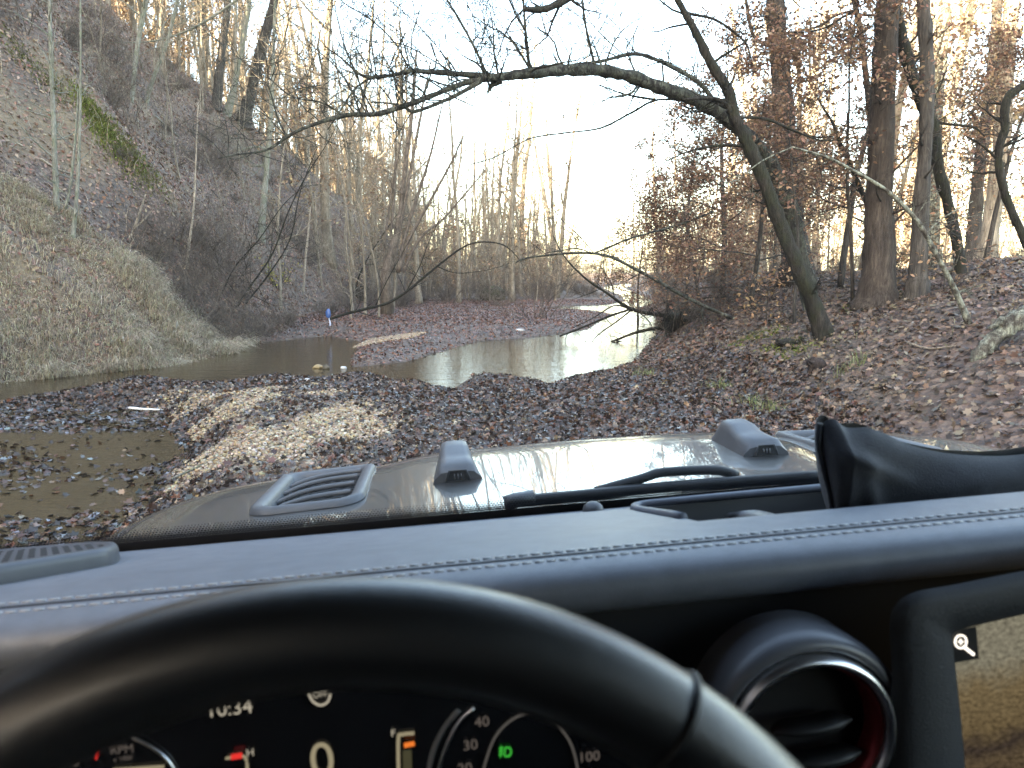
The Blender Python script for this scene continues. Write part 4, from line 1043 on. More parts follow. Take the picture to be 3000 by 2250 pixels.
# hood vents
def rrect(x0, x1, y0, y1, r, n=10):
    pts = []
    for (cx, cy, a0) in ((x1 - r, y1 - r, 0), (x0 + r, y1 - r, 90), (x0 + r, y0 + r, 180), (x1 - r, y0 + r, 270)):
        for a in np.linspace(a0, a0 + 90, n): pts.append((cx + r * math.cos(R(a)), cy + r * math.sin(R(a))))
    return np.array(pts)
for (x0, x1) in VX:
    loops = []
    for ins, h in ((0, .001), (.004, .010), (.009, .013), (.022, .011), (.029, .004), (.036, -.032)):
        l = rrect(x0 + ins, x1 - ins, VY[0] + ins, VY[1] - ins, max(.045 - ins * .6, .012))
        loops.append([(x, y, hz(x, y) + h) for x, y in l])
    v = MB(); v.grid(np.array(loops), wrap=True)
    vent = v.build('hood_vent', PLAST, car)
    a0, a1, b0, b1 = x0 + .036, x1 - .036, VY[0] + .036, VY[1] - .036
    tm = MB(); gx, gy = np.meshgrid(np.linspace(a0 - .006, a1 + .006, 6), np.linspace(b0 - .006, b1 + .006, 10))
    tm.grid(np.stack([gx, gy, np.vectorize(hz)(gx, gy) - .030], -1)); tm.build('vent_dark_plate', RUBBER, vent)  # black plate put in for the shaded depth between slats
    for k in range(4):
        yy = b0 + (b1 - b0) * (k + .75) / 4.2
        s = MB(); ss = np.linspace(0, 1, 12)
        px_ = a0 - .004 + (a1 - a0 + .008) * ss; py_ = yy - .035 * (1 - ss) ** 2 + .006
        rings = []
        for dx, dh in ((-.0052, -.002), (-.004, .0035), (0, .0058), (.004, .0035), (.0052, -.002), (0, -.005)):
            rings.append([(px_[q], py_[q] + dx, hz(px_[q], py_[q]) + dh + .004 - .014 * (1 - ss[q]) ** 4) for q in range(12)])
        s.grid(np.array(rings).transpose(1, 0, 2), wrap=True); s.build('slat', PLAST, vent)
    hm = MB(); cs = .0125
    cols_ = int((a1 - a0) / (1.5 * cs)) + 1; rows = int((b1 - b0) / (math.sqrt(3) * cs)) + 1
    for ci in range(cols_):
        for ri in range(rows):
            cx = a0 + ci * 1.5 * cs; cy = b0 + (ri + .5 * (ci % 2)) * math.sqrt(3) * cs
            for q in range(3):
                A, B = R(60 * q), R(60 * (q + 1))
                pa, pb = (cx + cs * math.cos(A), cy + cs * math.sin(A)), (cx + cs * math.cos(B), cy + cs * math.sin(B))
                if not (a0 - .004 < pa[0] < a1 + .004 and a0 - .004 < pb[0] < a1 + .004 and pa[1] < b1 and pb[1] < b1): continue
                hm.tube([(pa[0], pa[1], hz(*pa) - .008), (pb[0], pb[1], hz(*pb) - .008)], (.0012, .0012), 4, cap=False)
    hm.build('honeycomb_mesh', BLACK, vent, smooth=False)

# windshield rest bumpers on the hood
for bx, b0 in ((.032, 1.365), (.612, 1.365)):
    prof = [(0, .018, .98), (.01, .030, .97), (.06, .033, .92), (.085, .036, .88), (.11, .046, .84), (.15, .050, .80), (.165, .046, .76), (.185, .030, .74), (.195, .004, .72)]
    rings = []
    for s, h, wf in prof:
        w = .037 * wf; y = b0 + s; z = hz(bx, y)
        rings.append([(bx - w - .010, y, z - .004), (bx - w - .006, y, z + min(h, .006)), (bx - w, y, z + h * .6), (bx - w * .82, y, z + h * .93), (bx - w * .5, y, z + h), (bx + w * .5, y, z + h),
                      (bx + w * .82, y, z + h * .93), (bx + w, y, z + h * .6), (bx + w + .006, y, z + min(h, .006)), (bx + w + .010, y, z - .004)])
    b = MB(); b.grid(np.array(rings), flip=True)
    k = len(b.V[0]); rr = np.array(rings[0]); b.add(np.vstack([rr, rr.mean(0)]), None, [(i, (i + 1) % 10, 10) for i in range(10)])
    bo = b.build('rest_bumper', PLAST, car)
    e = MB(); z = hz(bx, b0)
    e.add([(bx - .020, b0 - .0025, z + .002), (bx + .020, b0 - .0025, z + .002), (bx + .014, b0 - .0015, z + .020), (bx - .014, b0 - .0015, z + .020)], [(0, 1, 2, 3)])
    e.build('bumper_badge', BLACK, bo, smooth=False)
    e = MB(); e.tube([(bx - .0225, b0 - .003, z + .001), (bx - .016, b0 - .003, z + .0215), (bx + .016, b0 - .003, z + .0215), (bx + .0225, b0 - .003, z + .001)], .0016, 5)
    e.build('badge_rim', PLAST, bo)
    e = MB()
    for q in (-.006, 0, .006): e.box((bx + q, b0 - .0035, z + .010), (.0012, .001, .0045))
    e.build('badge_mark', PLAST, bo, smooth=False)

# windshield: pane leaning back, print along its foot
WB = np.array((0, 1.035, -.337)); WT = np.array((0, .74, .42)); WX = (-.66, 1.30)
wdir = (WT - WB) / np.linalg.norm(WT - WB)
def wpt(x, s): p = WB + wdir * s; return (x, p[1], p[2])
def mat_glass():
    t = NT('windshield_glass')
    tr = t.n('BsdfTransparent'); tr.inputs[0].default_value = (.93, .95, .94, 1)
    gl = t.n('BsdfGlossy', i_Roughness=.0); fr = t.n('Fresnel', i_IOR=1.35)
    k = t.n('Math', operation='MULTIPLY', i_1=.6); t.l(fr.outputs[0], k.inputs[0])
    m = t.n('MixShader'); t.l(k.outputs[0], m.inputs[0]); t.l(tr.outputs[0], m.inputs[1]); t.l(gl.outputs[0], m.inputs[2])
    veil = t.n('BsdfTranslucent'); veil.inputs[0].default_value = (.85, .84, .80, 1)      # pale glare veil added over the whole pane as a dust film
    m3 = t.n('MixShader', i_0=.007); t.l(m.outputs[0], m3.inputs[1]); t.l(veil.outputs[0], m3.inputs[2])
    t.l(m3.outputs[0], t.out.inputs[0]); return t.m
def mat_frit():
    t = NT('dot_print'); c = t.n('TexCoord'); sp = t.n('SeparateXYZ'); t.l(c.outputs['UV'], sp.inputs[0])
    def mth(op, a, b=None):
        x = t.n('Math', operation=op)
        for i, q in enumerate((a, b)):
            if q is None: continue
            if isinstance(q, bpy.types.NodeSocket): t.l(q, x.inputs[i])
            else: x.inputs[i].default_value = q
        return x.outputs[0]
    row = mth('FLOOR', sp.outputs[1]); off = mth('MULTIPLY', mth('MODULO', row, 2.0), .5)
    fx = mth('SUBTRACT', mth('FRACT', mth('ADD', sp.outputs[0], off)), .5); fy = mth('SUBTRACT', mth('FRACT', sp.outputs[1]), .5)
    d = mth('SQRT', mth('ADD', mth('MULTIPLY', fx, fx), mth('MULTIPLY', fy, fy)))
    rad = mth('SUBTRACT', .60, mth('MULTIPLY', row, .075))
    inside = mth('LESS_THAN', d, rad)
    b = t.bsdf((.008, .008, .009), .35, .5); tr = t.n('BsdfTransparent')
    m = t.n('MixShader'); t.l(inside, m.inputs[0]); t.l(tr.outputs[0], m.inputs[1]); t.l(b.outputs[0], m.inputs[2]); t.l(m.outputs[0], t.out.inputs[0])
    return t.m
w = MB(); w.add([wpt(WX[0], -.03), wpt(WX[1], -.03), wpt(WX[1], .80), wpt(WX[0], .80)], [(0, 1, 2, 3)])
ws = w.build('windshield', mat_glass(), car, smooth=False)
w = MB(); f1 = [wpt(WX[0], -.03), wpt(WX[1], -.03), wpt(WX[1], .010), wpt(WX[0], .010)]
w.add(np.array(f1) - (0, .003, 0), [(0, 1, 2, 3)]); w.build('black_border', RUBBER, ws, smooth=False)
w = MB(); w.add(np.array([wpt(WX[0], .0102), wpt(WX[1], .0102), wpt(WX[1], .0302), wpt(WX[0], .0302)]) - (0, .003, 0), [(0, 1, 2, 3)])
fo = w.build('dot_border', mat_frit(), ws, smooth=False)
uv = fo.data.uv_layers.new(name='UVMap'); nx_ = (WX[1] - WX[0]) / .0042
for li, c in zip(range(4), ((0, 0), (nx_, 0), (nx_, 6), (0, 6))): uv.data[li].uv = c

# cowl and wipers outside the glass
cw = MB()
gx, gs = np.meshgrid(np.linspace(-.64, 1.28, 40), np.linspace(0, 1, 5))
cw.grid(np.stack([gx, 1.042 + .075 * gs, -.372 - .012 * gs + .006 * np.sin(gs * 3)], -1)); cw.build('cowl', BLACK, car)
cw = MB()
for a, b, h in ((.50, .66, .026), (.66, .80, .016)):
    p0, p1 = a, b
    cw.grid(np.array([[(p0, 1.050, -.366), (p1, 1.050, -.366)], [(p0 + .004, 1.050, -.366 + h), (p1 - .01, 1.050, -.366 + h)], [(p0 + .01, 1.085, -.366 + h + .004), (p1 - .02, 1.085, -.366 + h + .004)], [(p0 + .01, 1.11, -.37), (p1 - .01, 1.11, -.37)]]))
cw.build('wiper_cover', PLAST, car, smooth=False)
wp = [cy_(u, v, y) for u, v, y in ((2160, 1392, 1.085), (2100, 1378, 1.085), (2000, 1380, 1.085), (1930, 1386, 1.085), (1880, 1402, 1.082), (1800, 1424, 1.08), (1745, 1440, 1.078))]
wi = MB(); wi.tube(smooth_path(wp, 4), .0075, 8); wiper = wi.build('wiper', BLACK, car)
bl = MB(); bp_ = smooth_path([cy_(u, v, 1.068) for u, v in ((1478, 1478), (1560, 1465), (1700, 1452), (1900, 1432), (2100, 1416), (2420, 1392))], 6)
bl.tube(bp_, .0085, 7); bl.build('wiper_blade', BLACK, wiper)
bl = MB(); bl.tube([cy_(1478, 1474, 1.062), cy_(1510, 1464, 1.062), cy_(1566, 1455, 1.062)], .010, 7); bl.build('blade_end_cap', PLAST, wiper)

# ---- dashboard
TR = (.245, .80, .70, .945)         # tray opening x0 x1 y0 y1
prof_y = np.concatenate([[1.03], np.arange(1.02, .60, -.02), [.60, .585, .572, .562, .556, .554, .556, .561, .570, .585]])
def dash_top(y): return np.interp(y, [.60, .68, .80, .90, 1.03], [-.2345, -.247, -.277, -.302, -.340])
edge = {.585: -.2335, .570: -.2345, .555: -.239, .542: -.247, .532: -.258, .526: -.272, .524: -.288, .53: -.32}
pz = [dash_top(y) if y >= .5999 else None for y in prof_y]
lo = [-.2335, -.2345, -.2375, -.2425, -.249, -.257, -.265, -.272, -.277]
j = 0
for i in range(len(pz)):
    if pz[i] is None: pz[i] = lo[j]; j += 1
pz = np.array(pz, float)
dx_ = np.unique(np.concatenate([np.arange(-.70, 1.33, .03), [TR[0], TR[1]]]).round(4))
DP = np.stack([np.broadcast_to(dx_[None], (len(prof_y), len(dx_))), np.broadcast_to(prof_y[:, None], (len(prof_y), len(dx_))), np.broadcast_to(pz[:, None], (len(prof_y), len(dx_)))], -1)
Q = []
n, m = DP.shape[:2]
for i in range(n - 1):
    for j in range(m - 1):
        cx, cy = (dx_[j] + dx_[j + 1]) / 2, (prof_y[i] + prof_y[i + 1]) / 2
        if TR[0] < cx < TR[1] and .70 < cy < .94: continue
        Q.append((i * m + j, (i + 1) * m + j, (i + 1) * m + j + 1, i * m + j + 1))
dash = link('dashboard', mesh_np('dashboard', DP.reshape(-1, 3), [np.array(Q)], True), DASH, car)
t0, t1 = .70, .94
tm = MB(); za, zb = dash_top(t0), dash_top(t1); zf = -.345
A = [(TR[0], t0, za), (TR[1], t0, za), (TR[1], t1, zb), (TR[0], t1, zb)]; B = [(TR[0] + .01, t0 + .01, zf), (TR[1] - .01, t0 + .01, zf), (TR[1] - .01, t1 - .005, zf), (TR[0] + .01, t1 - .005, zf)]
tm.add(np.array(A + B), [(0, 1, 5, 4), (1, 2, 6, 5), (2, 3, 7, 6), (3, 0, 4, 7), (4, 5, 6, 7)]); tm.build('dash_tray', RUBBER, dash, smooth=False)
tm = MB(); tm.tube(smooth_path([(TR[0] - .002, t0 + .04, dash_top(t0 + .04) + .001), (TR[0], t1, zb + .002), (TR[0] + .1, t1 + .004, zb + .004), (TR[1], t1 + .004, zb + .004)], 6), .0055, 8); tm.build('tray_lip', DASH, dash)
tm = MB()   # divider inside the tray
dv = [cy_(2150, 1500, .90), cy_(2210, 1496, .885), cy_(2320, 1525, .78), cy_(2340, 1530, .72)]
dv = smooth_path([(p[0], p[1], min(p[2], dash_top(p[1]) + .004)) for p in dv], 5)
tm.grid(np.array([[(p[0] - .022, p[1], zf) for p in dv], [(p[0] - .014, p[1], p[2] - .006) for p in dv], [(p[0] - .006, p[1], p[2]) for p in dv], [(p[0] + .006, p[1], p[2]) for p in dv], [(p[0] + .014, p[1], p[2] - .006) for p in dv], [(p[0] + .02, p[1], zf) for p in dv]])); tm.build('tray_divider', PLAST, dash)
sm = MB(); sz = dash_top(.985)
c0 = cy_(1738, 1506, .985); ph = np.linspace(0, math.pi / 2, 7)
sm.grid(np.array([[(c0[0] + .0145 * math.cos(p) * math.cos(a), .985 + .0145 * math.cos(p) * math.sin(a), sz + .013 * math.sin(p)) for a in np.linspace(0, 2 * math.pi, 17)[:-1]] for p in ph]), wrap=True); sm.build('sensor_dome', PLAST, dash)
# stitched seam
st = MB()
for k in range(195):
    x = -.62 + k * .0100
    for yy, zz in ((.612, dash_top(.612) + .0008), (.588, -.2332)):
        st.box((x + .0038, yy, zz - .0002), (.0036, .0013, .0006))
so = st.build('stitching', THREAD, dash, smooth=False); so['kind'] = 'stuff'
st = MB(); st.tube([(-.69, .600, -.2343), (.3, .600, -.2343), (1.31, .600, -.2343)], .0009, 6); st.build('seam', DASHLOW, dash)
# speaker cover at the left corner
sp_ = MB(); rings = []
cz0 = lambda x, y: dash_top(y)
base = [cy_(u, v, y) for u, v, y in ((-200, 1770, .66), (0, 1752, .70), (150, 1705, .74), (250, 1675, .77), (330, 1655, .80), (350, 1630, .85), (335, 1612, .90), (240, 1598, .95), (0, 1614, .97), (-200, 1630, .97))]
bx = np.array([(p[0], p[1]) for p in base]); bxs = np.array([smooth_path(np.vstack([bx, bx[:1]]), 4)])[0][:-1]; cen = bxs.mean(0)
for f, h in ((1.0, -.004), (1.0, .010), (.985, .015), (.95, .018), (.86, .019), (.80, .016), (.4, .015), (.02, .015)):
    rings.append([(cen[0] + (q[0] - cen[0]) * f, cen[1] + (q[1] - cen[1]) * f, dash_top(cen[1] + (q[1] - cen[1]) * f) + h) for q in bxs])
sp_.grid(np.array(rings), wrap=True); sp_.build('speaker_cover', DASHSP, dash)
sg_ = MB()
for gx in np.arange(-.64, -.36, .012):
    for gy in np.arange(.72, .96, .012):
        q = np.array([gx + (.006 if int(round(gy / .012)) % 2 else 0), gy])
        if sdf_poly(np.array([q[0]]), np.array([q[1]]), cen + (bxs - cen) * .78)[0] > 0: continue
        zt = dash_top(q[1]) + .0162
        sg_.add([(q[0] - .004, q[1], zt), (q[0], q[1] - .0035, zt), (q[0] + .004, q[1], zt), (q[0], q[1] + .0035, zt)], [(0, 1, 2, 3)])
so = sg_.build('speaker_grille', RUBBER, dash, smooth=False); so['kind'] = 'stuff'
# lower fascia
lf = MB(); gx, gz = np.meshgrid(np.linspace(-.70, 1.33, 30), np.linspace(-.27, -.75, 8))
lf.grid(np.stack([gx, .586 + .02 * np.sin((gz + .3) * 6), gz], -1)); lf.build('lower_fascia', DASHLOW, car)

# ---- instrument cluster behind the wheel
CYP = .47
ic = MB()
pl = [cy_(u, v, CYP) for u, v in ((60, 2450), (150, 2080), (500, 1960), (1000, 1930), (1500, 1960), (1850, 2060), (2000, 2450))]
pl = np.array(pl); ic.add(np.vstack([pl, pl.mean(0)]) , None, [(i, i + 1, 7) for i in range(6)] + [(6, 0, 7)])
GLOSSB = mat_plain('cluster_glass', (.006, .007, .009), .12, .4, 0, 300, 0)
clus = ic.build('instrument_cluster', GLOSSB, car, smooth=False)
ic = MB(); hp = smooth_path(pl[1:6], 6); ic.grid(np.array([[(p[0], p[1] - .0, p[2]) for p in hp], [(p[0], p[1] - .0, p[2] + .012) for p in hp], [(p[0], .53, p[2] + .02) for p in hp]])); ic.build('cluster_hood', DASHLOW, clus)
E_W = mat_emit('display_white', (.80, .78, .70), .05); E_D = mat_emit('display_dim', (.55, .5, .5), .018); E_R = mat_emit('display_red', (1, .05, .05), .07)
E_O = mat_emit('display_orange', (1, .25, .05), .075); E_G = mat_emit('display_green', (.05, 1, .12), .05); E_T = mat_emit('display_cream', (.75, .70, .52), .035)
def text(s, u, v, hpx, mat, name, y=CYP - .002, sx=1.0):
    c = bpy.data.curves.new(name, 'FONT'); c.body = s; c.align_x = 'CENTER'; c.align_y = 'CENTER'; c.size = hpx / F * y * 1.42
    o = bpy.data.objects.new(name + '_tmp', c); COL.objects.link(o)
    me = bpy.data.meshes.new_from_object(o.evaluated_get(bpy.context.evaluated_depsgraph_get())); bpy.data.objects.remove(o)
    o = link(name, me, mat, clus); p = cy_(u, v, y); o.location = p; o.rotation_euler = (math.pi / 2, 0, 0); o.scale = (sx, 1, 1)
    return o
def strip(pix, wpx, mat, name, y=CYP - .002, parent=None):
    b = MB(); P_ = smooth_path([cy_(u, v, y) for u, v in pix], 5); b.tube(P_, wpx / 2 / F * y, 5); return b.build(name, mat, parent or clus)
text('10:34', 672, 2078, 44, E_W, 'clock'); text('0', 944, 2232, 118, E_T, 'speed_digit', sx=.95); text('H', 733, 2206, 24, E_W, 'hot_letter'); text('F', 1152, 2149, 24, E_W, 'full_letter')
text('40', 1412, 2116, 34, E_D, 'dial_number'); text('30', 1378, 2184, 34, E_D, 'dial_number'); text('20', 1362, 2252, 34, E_D, 'dial_number'); text('100', 1726, 2218, 34, E_D, 'dial_number')
text('6', 220, 2232, 36, E_D, 'dial_number'); text('7', 285, 2210, 40, E_R, 'dial_number'); text('RPM', 357, 2197, 26, E_D, 'rpm_letters'); text('x 1000', 360, 2223, 14, E_D, 'rpm_letters')
strip([(905, 2034), (918, 2056), (940, 2066), (960, 2056), (968, 2034)], 7, E_W, 'status_ring'); text('OFF', 938, 2036, 18, E_W, 'status_letters')
strip([(661, 2222), (690, 2217), (712, 2216), (722, 2228), (726, 2290)], 9, E_T, 'temperature_frame'); strip([(678, 2218), (708, 2213)], 17, E_R, 'temperature_mark', CYP - .004)
strip([(1214, 2148), (1180, 2152), (1167, 2166), (1168, 2290)], 11, E_T, 'fuel_frame'); strip([(1184, 2184), (1214, 2178)], 15, E_O, 'fuel_needle', CYP - .004); strip([(1186, 2221), (1198, 2219)], 5, E_W, 'fuel_tick')
strip([(1192, 2200), (1194, 2290)], 30, mat_emit('display_olive', (.4, .4, .25), .012), 'fuel_bar', CYP - .001)
strip([(1388, 2074), (1345, 2115), (1310, 2180), (1285, 2255), (1275, 2330)], 11, CHROME, 'dial_bezel'); strip([(1345, 2075), (1300, 2130), (1268, 2200), (1248, 2290)], 30, PLAST, 'dial_surround', CYP + .002)
strip([(1412, 2290), (1420, 2240), (1450, 2160), (1500, 2108), (1555, 2092), (1620, 2115), (1668, 2170), (1690, 2240), (1692, 2290)], 8, mat_emit('display_ring', (.5, .5, .52), .014), 'dial_ring')
strip([(360, 2150), (430, 2180), (490, 2225), (530, 2290)], 10, CHROME, 'dial_bezel'); strip([(330, 2256), (480, 2246)], 10, E_T, 'tachometer_bar')
strip([(1480, 2190), (1478, 2216)], 4, E_G, 'fog_lamp_symbol'); strip([(1482, 2190), (1494, 2192), (1497, 2203), (1493, 2214), (1480, 2216)], 5, E_G, 'fog_lamp_symbol')
for q in range(3): strip([(1462, 2194 + 9 * q), (1475, 2190 + 9 * q)], 4, E_G, 'fog_lamp_beam')
strip([(1468, 2186), (1466, 2220)], 3, E_G, 'fog_lamp_beam')

# ---- steering wheel
def wheel_pt(phi, rr, off=0.):
    c = np.array((-.0487, .1761, -.2946)); s, t = .0626, .3378
    nrm = np.array((math.sin(s), -math.cos(s) * math.cos(t), math.sin(t))); nrm /= np.linalg.norm(nrm)
    X = np.cross(np.array((0, 0, 1.)), nrm); X = -X if X[0] < 0 else X; X /= np.linalg.norm(X); Yv = np.cross(nrm, X); Yv = -Yv if Yv[2] < 0 else Yv
    return c + rr * (math.sin(phi) * X + math.cos(phi) * Yv) + off * nrm
RW, rw = .1932, .0176
rings = []
for phi in np.linspace(0, 2 * math.pi, 145)[:-1]:
    rings.append([wheel_pt(phi, RW + rw * math.cos(a), rw * 1.02 * math.sin(a)) for a in np.linspace(0, 2 * math.pi, 25)[:-1]])
rings.append(rings[0])
b = MB(); b.grid(np.array(rings), wrap=True); wheel = b.build('steering_wheel', LEATHER, car)
for ph in (math.radians(39), math.radians(-75)):
    b = MB(); P_ = [wheel_pt(ph, RW + (rw + .0003) * math.cos(a), (rw + .0003) * 1.02 * math.sin(a)) for a in np.linspace(0, 2 * math.pi, 33)]
    b.tube(P_, .0014, 5, cap=False); b.build('rim_joint', BLACK, wheel)
b = MB()
for ph in (math.radians(92), math.radians(-92), math.radians(180)):
    P_ = [wheel_pt(ph, rr, -.02 - .02 * (1 - rr / RW)) for rr in (RW - .005, .14, .10, .05)]
    b.tube(P_, (.015, .018, .022, .028), 10)
b.build('spokes', BLACK, wheel)
b = MB(); b.grid(np.array([[wheel_pt(a, rr, o) for a in np.linspace(0, 2 * math.pi, 33)[:-1]] for rr, o in ((.072, -.05), (.07, -.02), (.055, -.005), (.03, 0), (.001, .001))]), wrap=True); b.build('horn_pad', LEATHER, wheel)

# ---- round air outlet
AV = cy_(2385, 2168, .50)
def ringmesh(r0, prof, name, mat, parent, c=AV, n=64):
    b = MB(); b.grid(np.array([[(c[0] + (r0 + dr) * math.cos(a), c[1] + dy, c[2] + (r0 + dr) * math.sin(a)) for dr, dy in prof] for a in np.linspace(0, 2 * math.pi, n + 1)]))
    return b.build(name, mat, parent)
av = ringmesh(.068, [(.006, .06), (.0095, .020), (.008, .007), (.003, .002), (-.001, .004), (-.004, .014)], 'air_vent', mat_plain('vent_housing', (.12, .125, .14), .35, .5, 0, 300, .05), car)
ringmesh(.0600, [(.0055, .010), (.005, .002), (.0025, -.003), (-.001, -.003), (-.003, .001), (-.0035, .008)], 'chrome_ring', CHROME, av)
ringmesh(.0555, [(.002, .004), (0, .004), (-.003, .010), (-.004, .022)], 'red_ring', REDM, av)
b = MB(); b.grid(np.array([[(AV[0] + rr * math.cos(a), AV[1] + .028, AV[2] + rr * math.sin(a)) for a in np.linspace(0, 2 * math.pi, 41)] for rr in (.067, .02, .001)])); b.build('vent_back', RUBBER, av)
for (u, v, L_) in ((2325, 2128, 150), (2355, 2222, 130)):
    p0, p1 = cy_(u - 60, v + 18, .508), cy_(u + 170, v - 22, .508)
    b = MB(); P_ = smooth_path([p0, (p0 + p1) / 2 + (0, -.004, .0), p1], 6); k_ = len(P_)
    up_ = np.array((0, .012, .004)); th_ = np.interp(np.linspace(0, 1, k_), [0, .2, .8, 1], [.4, 1, 1, .2])
    b.grid(np.array([[p + q * th_[i] for q in (np.array((0, -.006, -.002)), np.array((0, -.004, .003)), up_, np.array((0, .010, -.002)))] for i, p in enumerate(P_)]), wrap=True); b.build('slat', BLACK, av)

# ---- centre screen
SY = .50
def scr(u, v, dy=0.): return cy_(u, v, SY + dy)
b = MB()
out = [(2600, 2420), (2612, 2000), (2606, 1830), (2625, 1770), (2680, 1735), (2800, 1712), (3000, 1672), (3300, 1615), (3640, 1552), (3720, 1570), (3745, 1640), (3790, 2420)]
inn = [(2842, 2420), (2815, 2100), (2795, 1920), (2788, 1872), (2796, 1852), (2830, 1840), (3000, 1800), (3300, 1735), (3560, 1684), (3610, 1690), (3620, 1740), (3660, 2420)]
o1 = smooth_path([scr(*p, .04) for p in out], 5); o2 = smooth_path([scr(*p) for p in out], 5); i2 = smooth_path([scr(*p, -.004) for p in inn], 5); i1 = smooth_path([scr(*p, .012) for p in inn], 5)
o3 = o2 * .75 + i2 * .25 + np.array((0, -.006, 0))
b.grid(np.array([o1, o2, o3, i2, i1]), flip=False); cs_ = b.build('center_screen', mat_plain('bezel_grained', (.03, .032, .036), .55, .4, 0, 900, .9), car)
def mat_display():
    t = NT('camera_picture'); c = t.n('TexCoord'); sp = t.n('SeparateXYZ'); t.l(c.outputs['UV'], sp.inputs[0])
    n1 = t.noise(t.coord((1, 1, 1), 'UV'), 5.0, 6, .65); n2 = t.noise(t.coord((1, 1.6, 1), 'UV'), 38, 5, .75)
    ad = t.n('Math', operation='MULTIPLY_ADD', i_1=.30); t.l(n1, ad.inputs[0])
    sl = t.n('Math', operation='MULTIPLY_ADD', i_1=-.22); t.l(sp.outputs[0], sl.inputs[0]); t.l(sp.outputs[1], sl.inputs[2]); t.l(sl.outputs[0], ad.inputs[2])
    col_ = t.ramp(ad.outputs[0], [(.0, (.11, .085, .06)), (.28, (.16, .125, .085)), (.36, (.06, .048, .04)), (.46, (.17, .13, .085)), (.55, (.07, .055, .05)), (.64, (.22, .17, .10)), (.82, (.27, .215, .13)), (.97, (.36, .36, .30))])
    col_ = t.mix(.85, col_, t.ramp(n2, [(.36, (.25, .25, .25)), (.64, (1.2, 1.2, 1.2))]), 'MULTIPLY')
    e = t.n('Emission', i_Strength=.06); t.l(col_, e.inputs[0]); t.l(e.outputs[0], t.out.inputs[0]); return t.m
dq = [scr(2760, 2460, .010), scr(3720, 2460, .010), scr(3720, 1640, .010), scr(2760, 1850, .010)]
b = MB(); b.add(dq, [(0, 1, 2, 3)]); dm = b.build('display', mat_display(), cs_, smooth=False)
uvl = dm.data.uv_layers.new(name='UVMap')
for li, c in zip(range(4), ((0, 0), (1.6, 0), (1.6, 1.3), (0, 1))): uvl.data[li].uv = c
b = MB(); b.add([scr(2780, 1945, .0075), scr(2868, 1930, .0075), scr(2860, 1835, .0075), scr(2780, 1850, .0075)], [(0, 1, 2, 3)]); b.build('icon_square', BLACK, cs_, smooth=False)
E_I = mat_emit('icon_white', (1, 1, 1), .20)
b = MB(); c_ = (2815, 1880); b.tube([scr(c_[0] + 17 * math.cos(a), c_[1] + 19 * math.sin(a), .0065) for a in np.linspace(0, 2 * math.pi, 21)], .0006, 5); b.tube([scr(2824, 1895, .0065), scr(2852, 1917, .0065)], .0012, 6)
b.tube([scr(2806, 1880, .0065), scr(2824, 1880, .0065)], .0005, 4); b.tube([scr(2814, 1871, .0065), scr(2815, 1889, .0065)], .0005, 4); b.build('magnifier_icon', E_I, cs_)

# ---- cabin shell that keeps the interior in shade
ROOFM = mat_plain('headliner', (.05, .05, .052), .9, .2, 0, 200, .1)
b = MB(); b.box((.32, -.55, .46), (1.0, 1.30, .02)); b.build('roof_panel', ROOFM, car, smooth=False)
for x in (-.685, 1.325):
    b = MB(); b.box((x, -.45, -.78), (.02, 1.46, .42)); b.build('door_panel', DASHLOW, car, smooth=False)
    b = MB(); b.tube([(x, 1.03, -.36), (x, .76, .44)], .035, 8); b.build('windshield_pillar', BLACK, car)
    b = MB(); b.tube([(x, -.55, -.36), (x, -.60, .44)], .05, 8); b.build('door_pillar', BLACK, car)
b = MB(); b.box((.32, -1.85, -.38), (1.0, .02, .82)); b.build('rear_panel', DASHLOW, car, smooth=False)  # unseen; windowless and full height to block light from behind
b = MB(); b.box((.32, -.55, -1.20), (1.0, 1.6, .02)); b.build('cabin_floor', DASHLOW, car, smooth=False)
for sx_ in (-.03, .68):
    b = MB(); b.box((sx_, -.75, -.95), (.26, .28, .08)); b.box((sx_, -.62, -.42), (.26, .07, .46)); b.box((sx_, -.64, .16), (.14, .05, .10)); b.build('seat', DASHLOW, car, smooth=False)  # unseen; back and headrest placed to block light behind the wheel

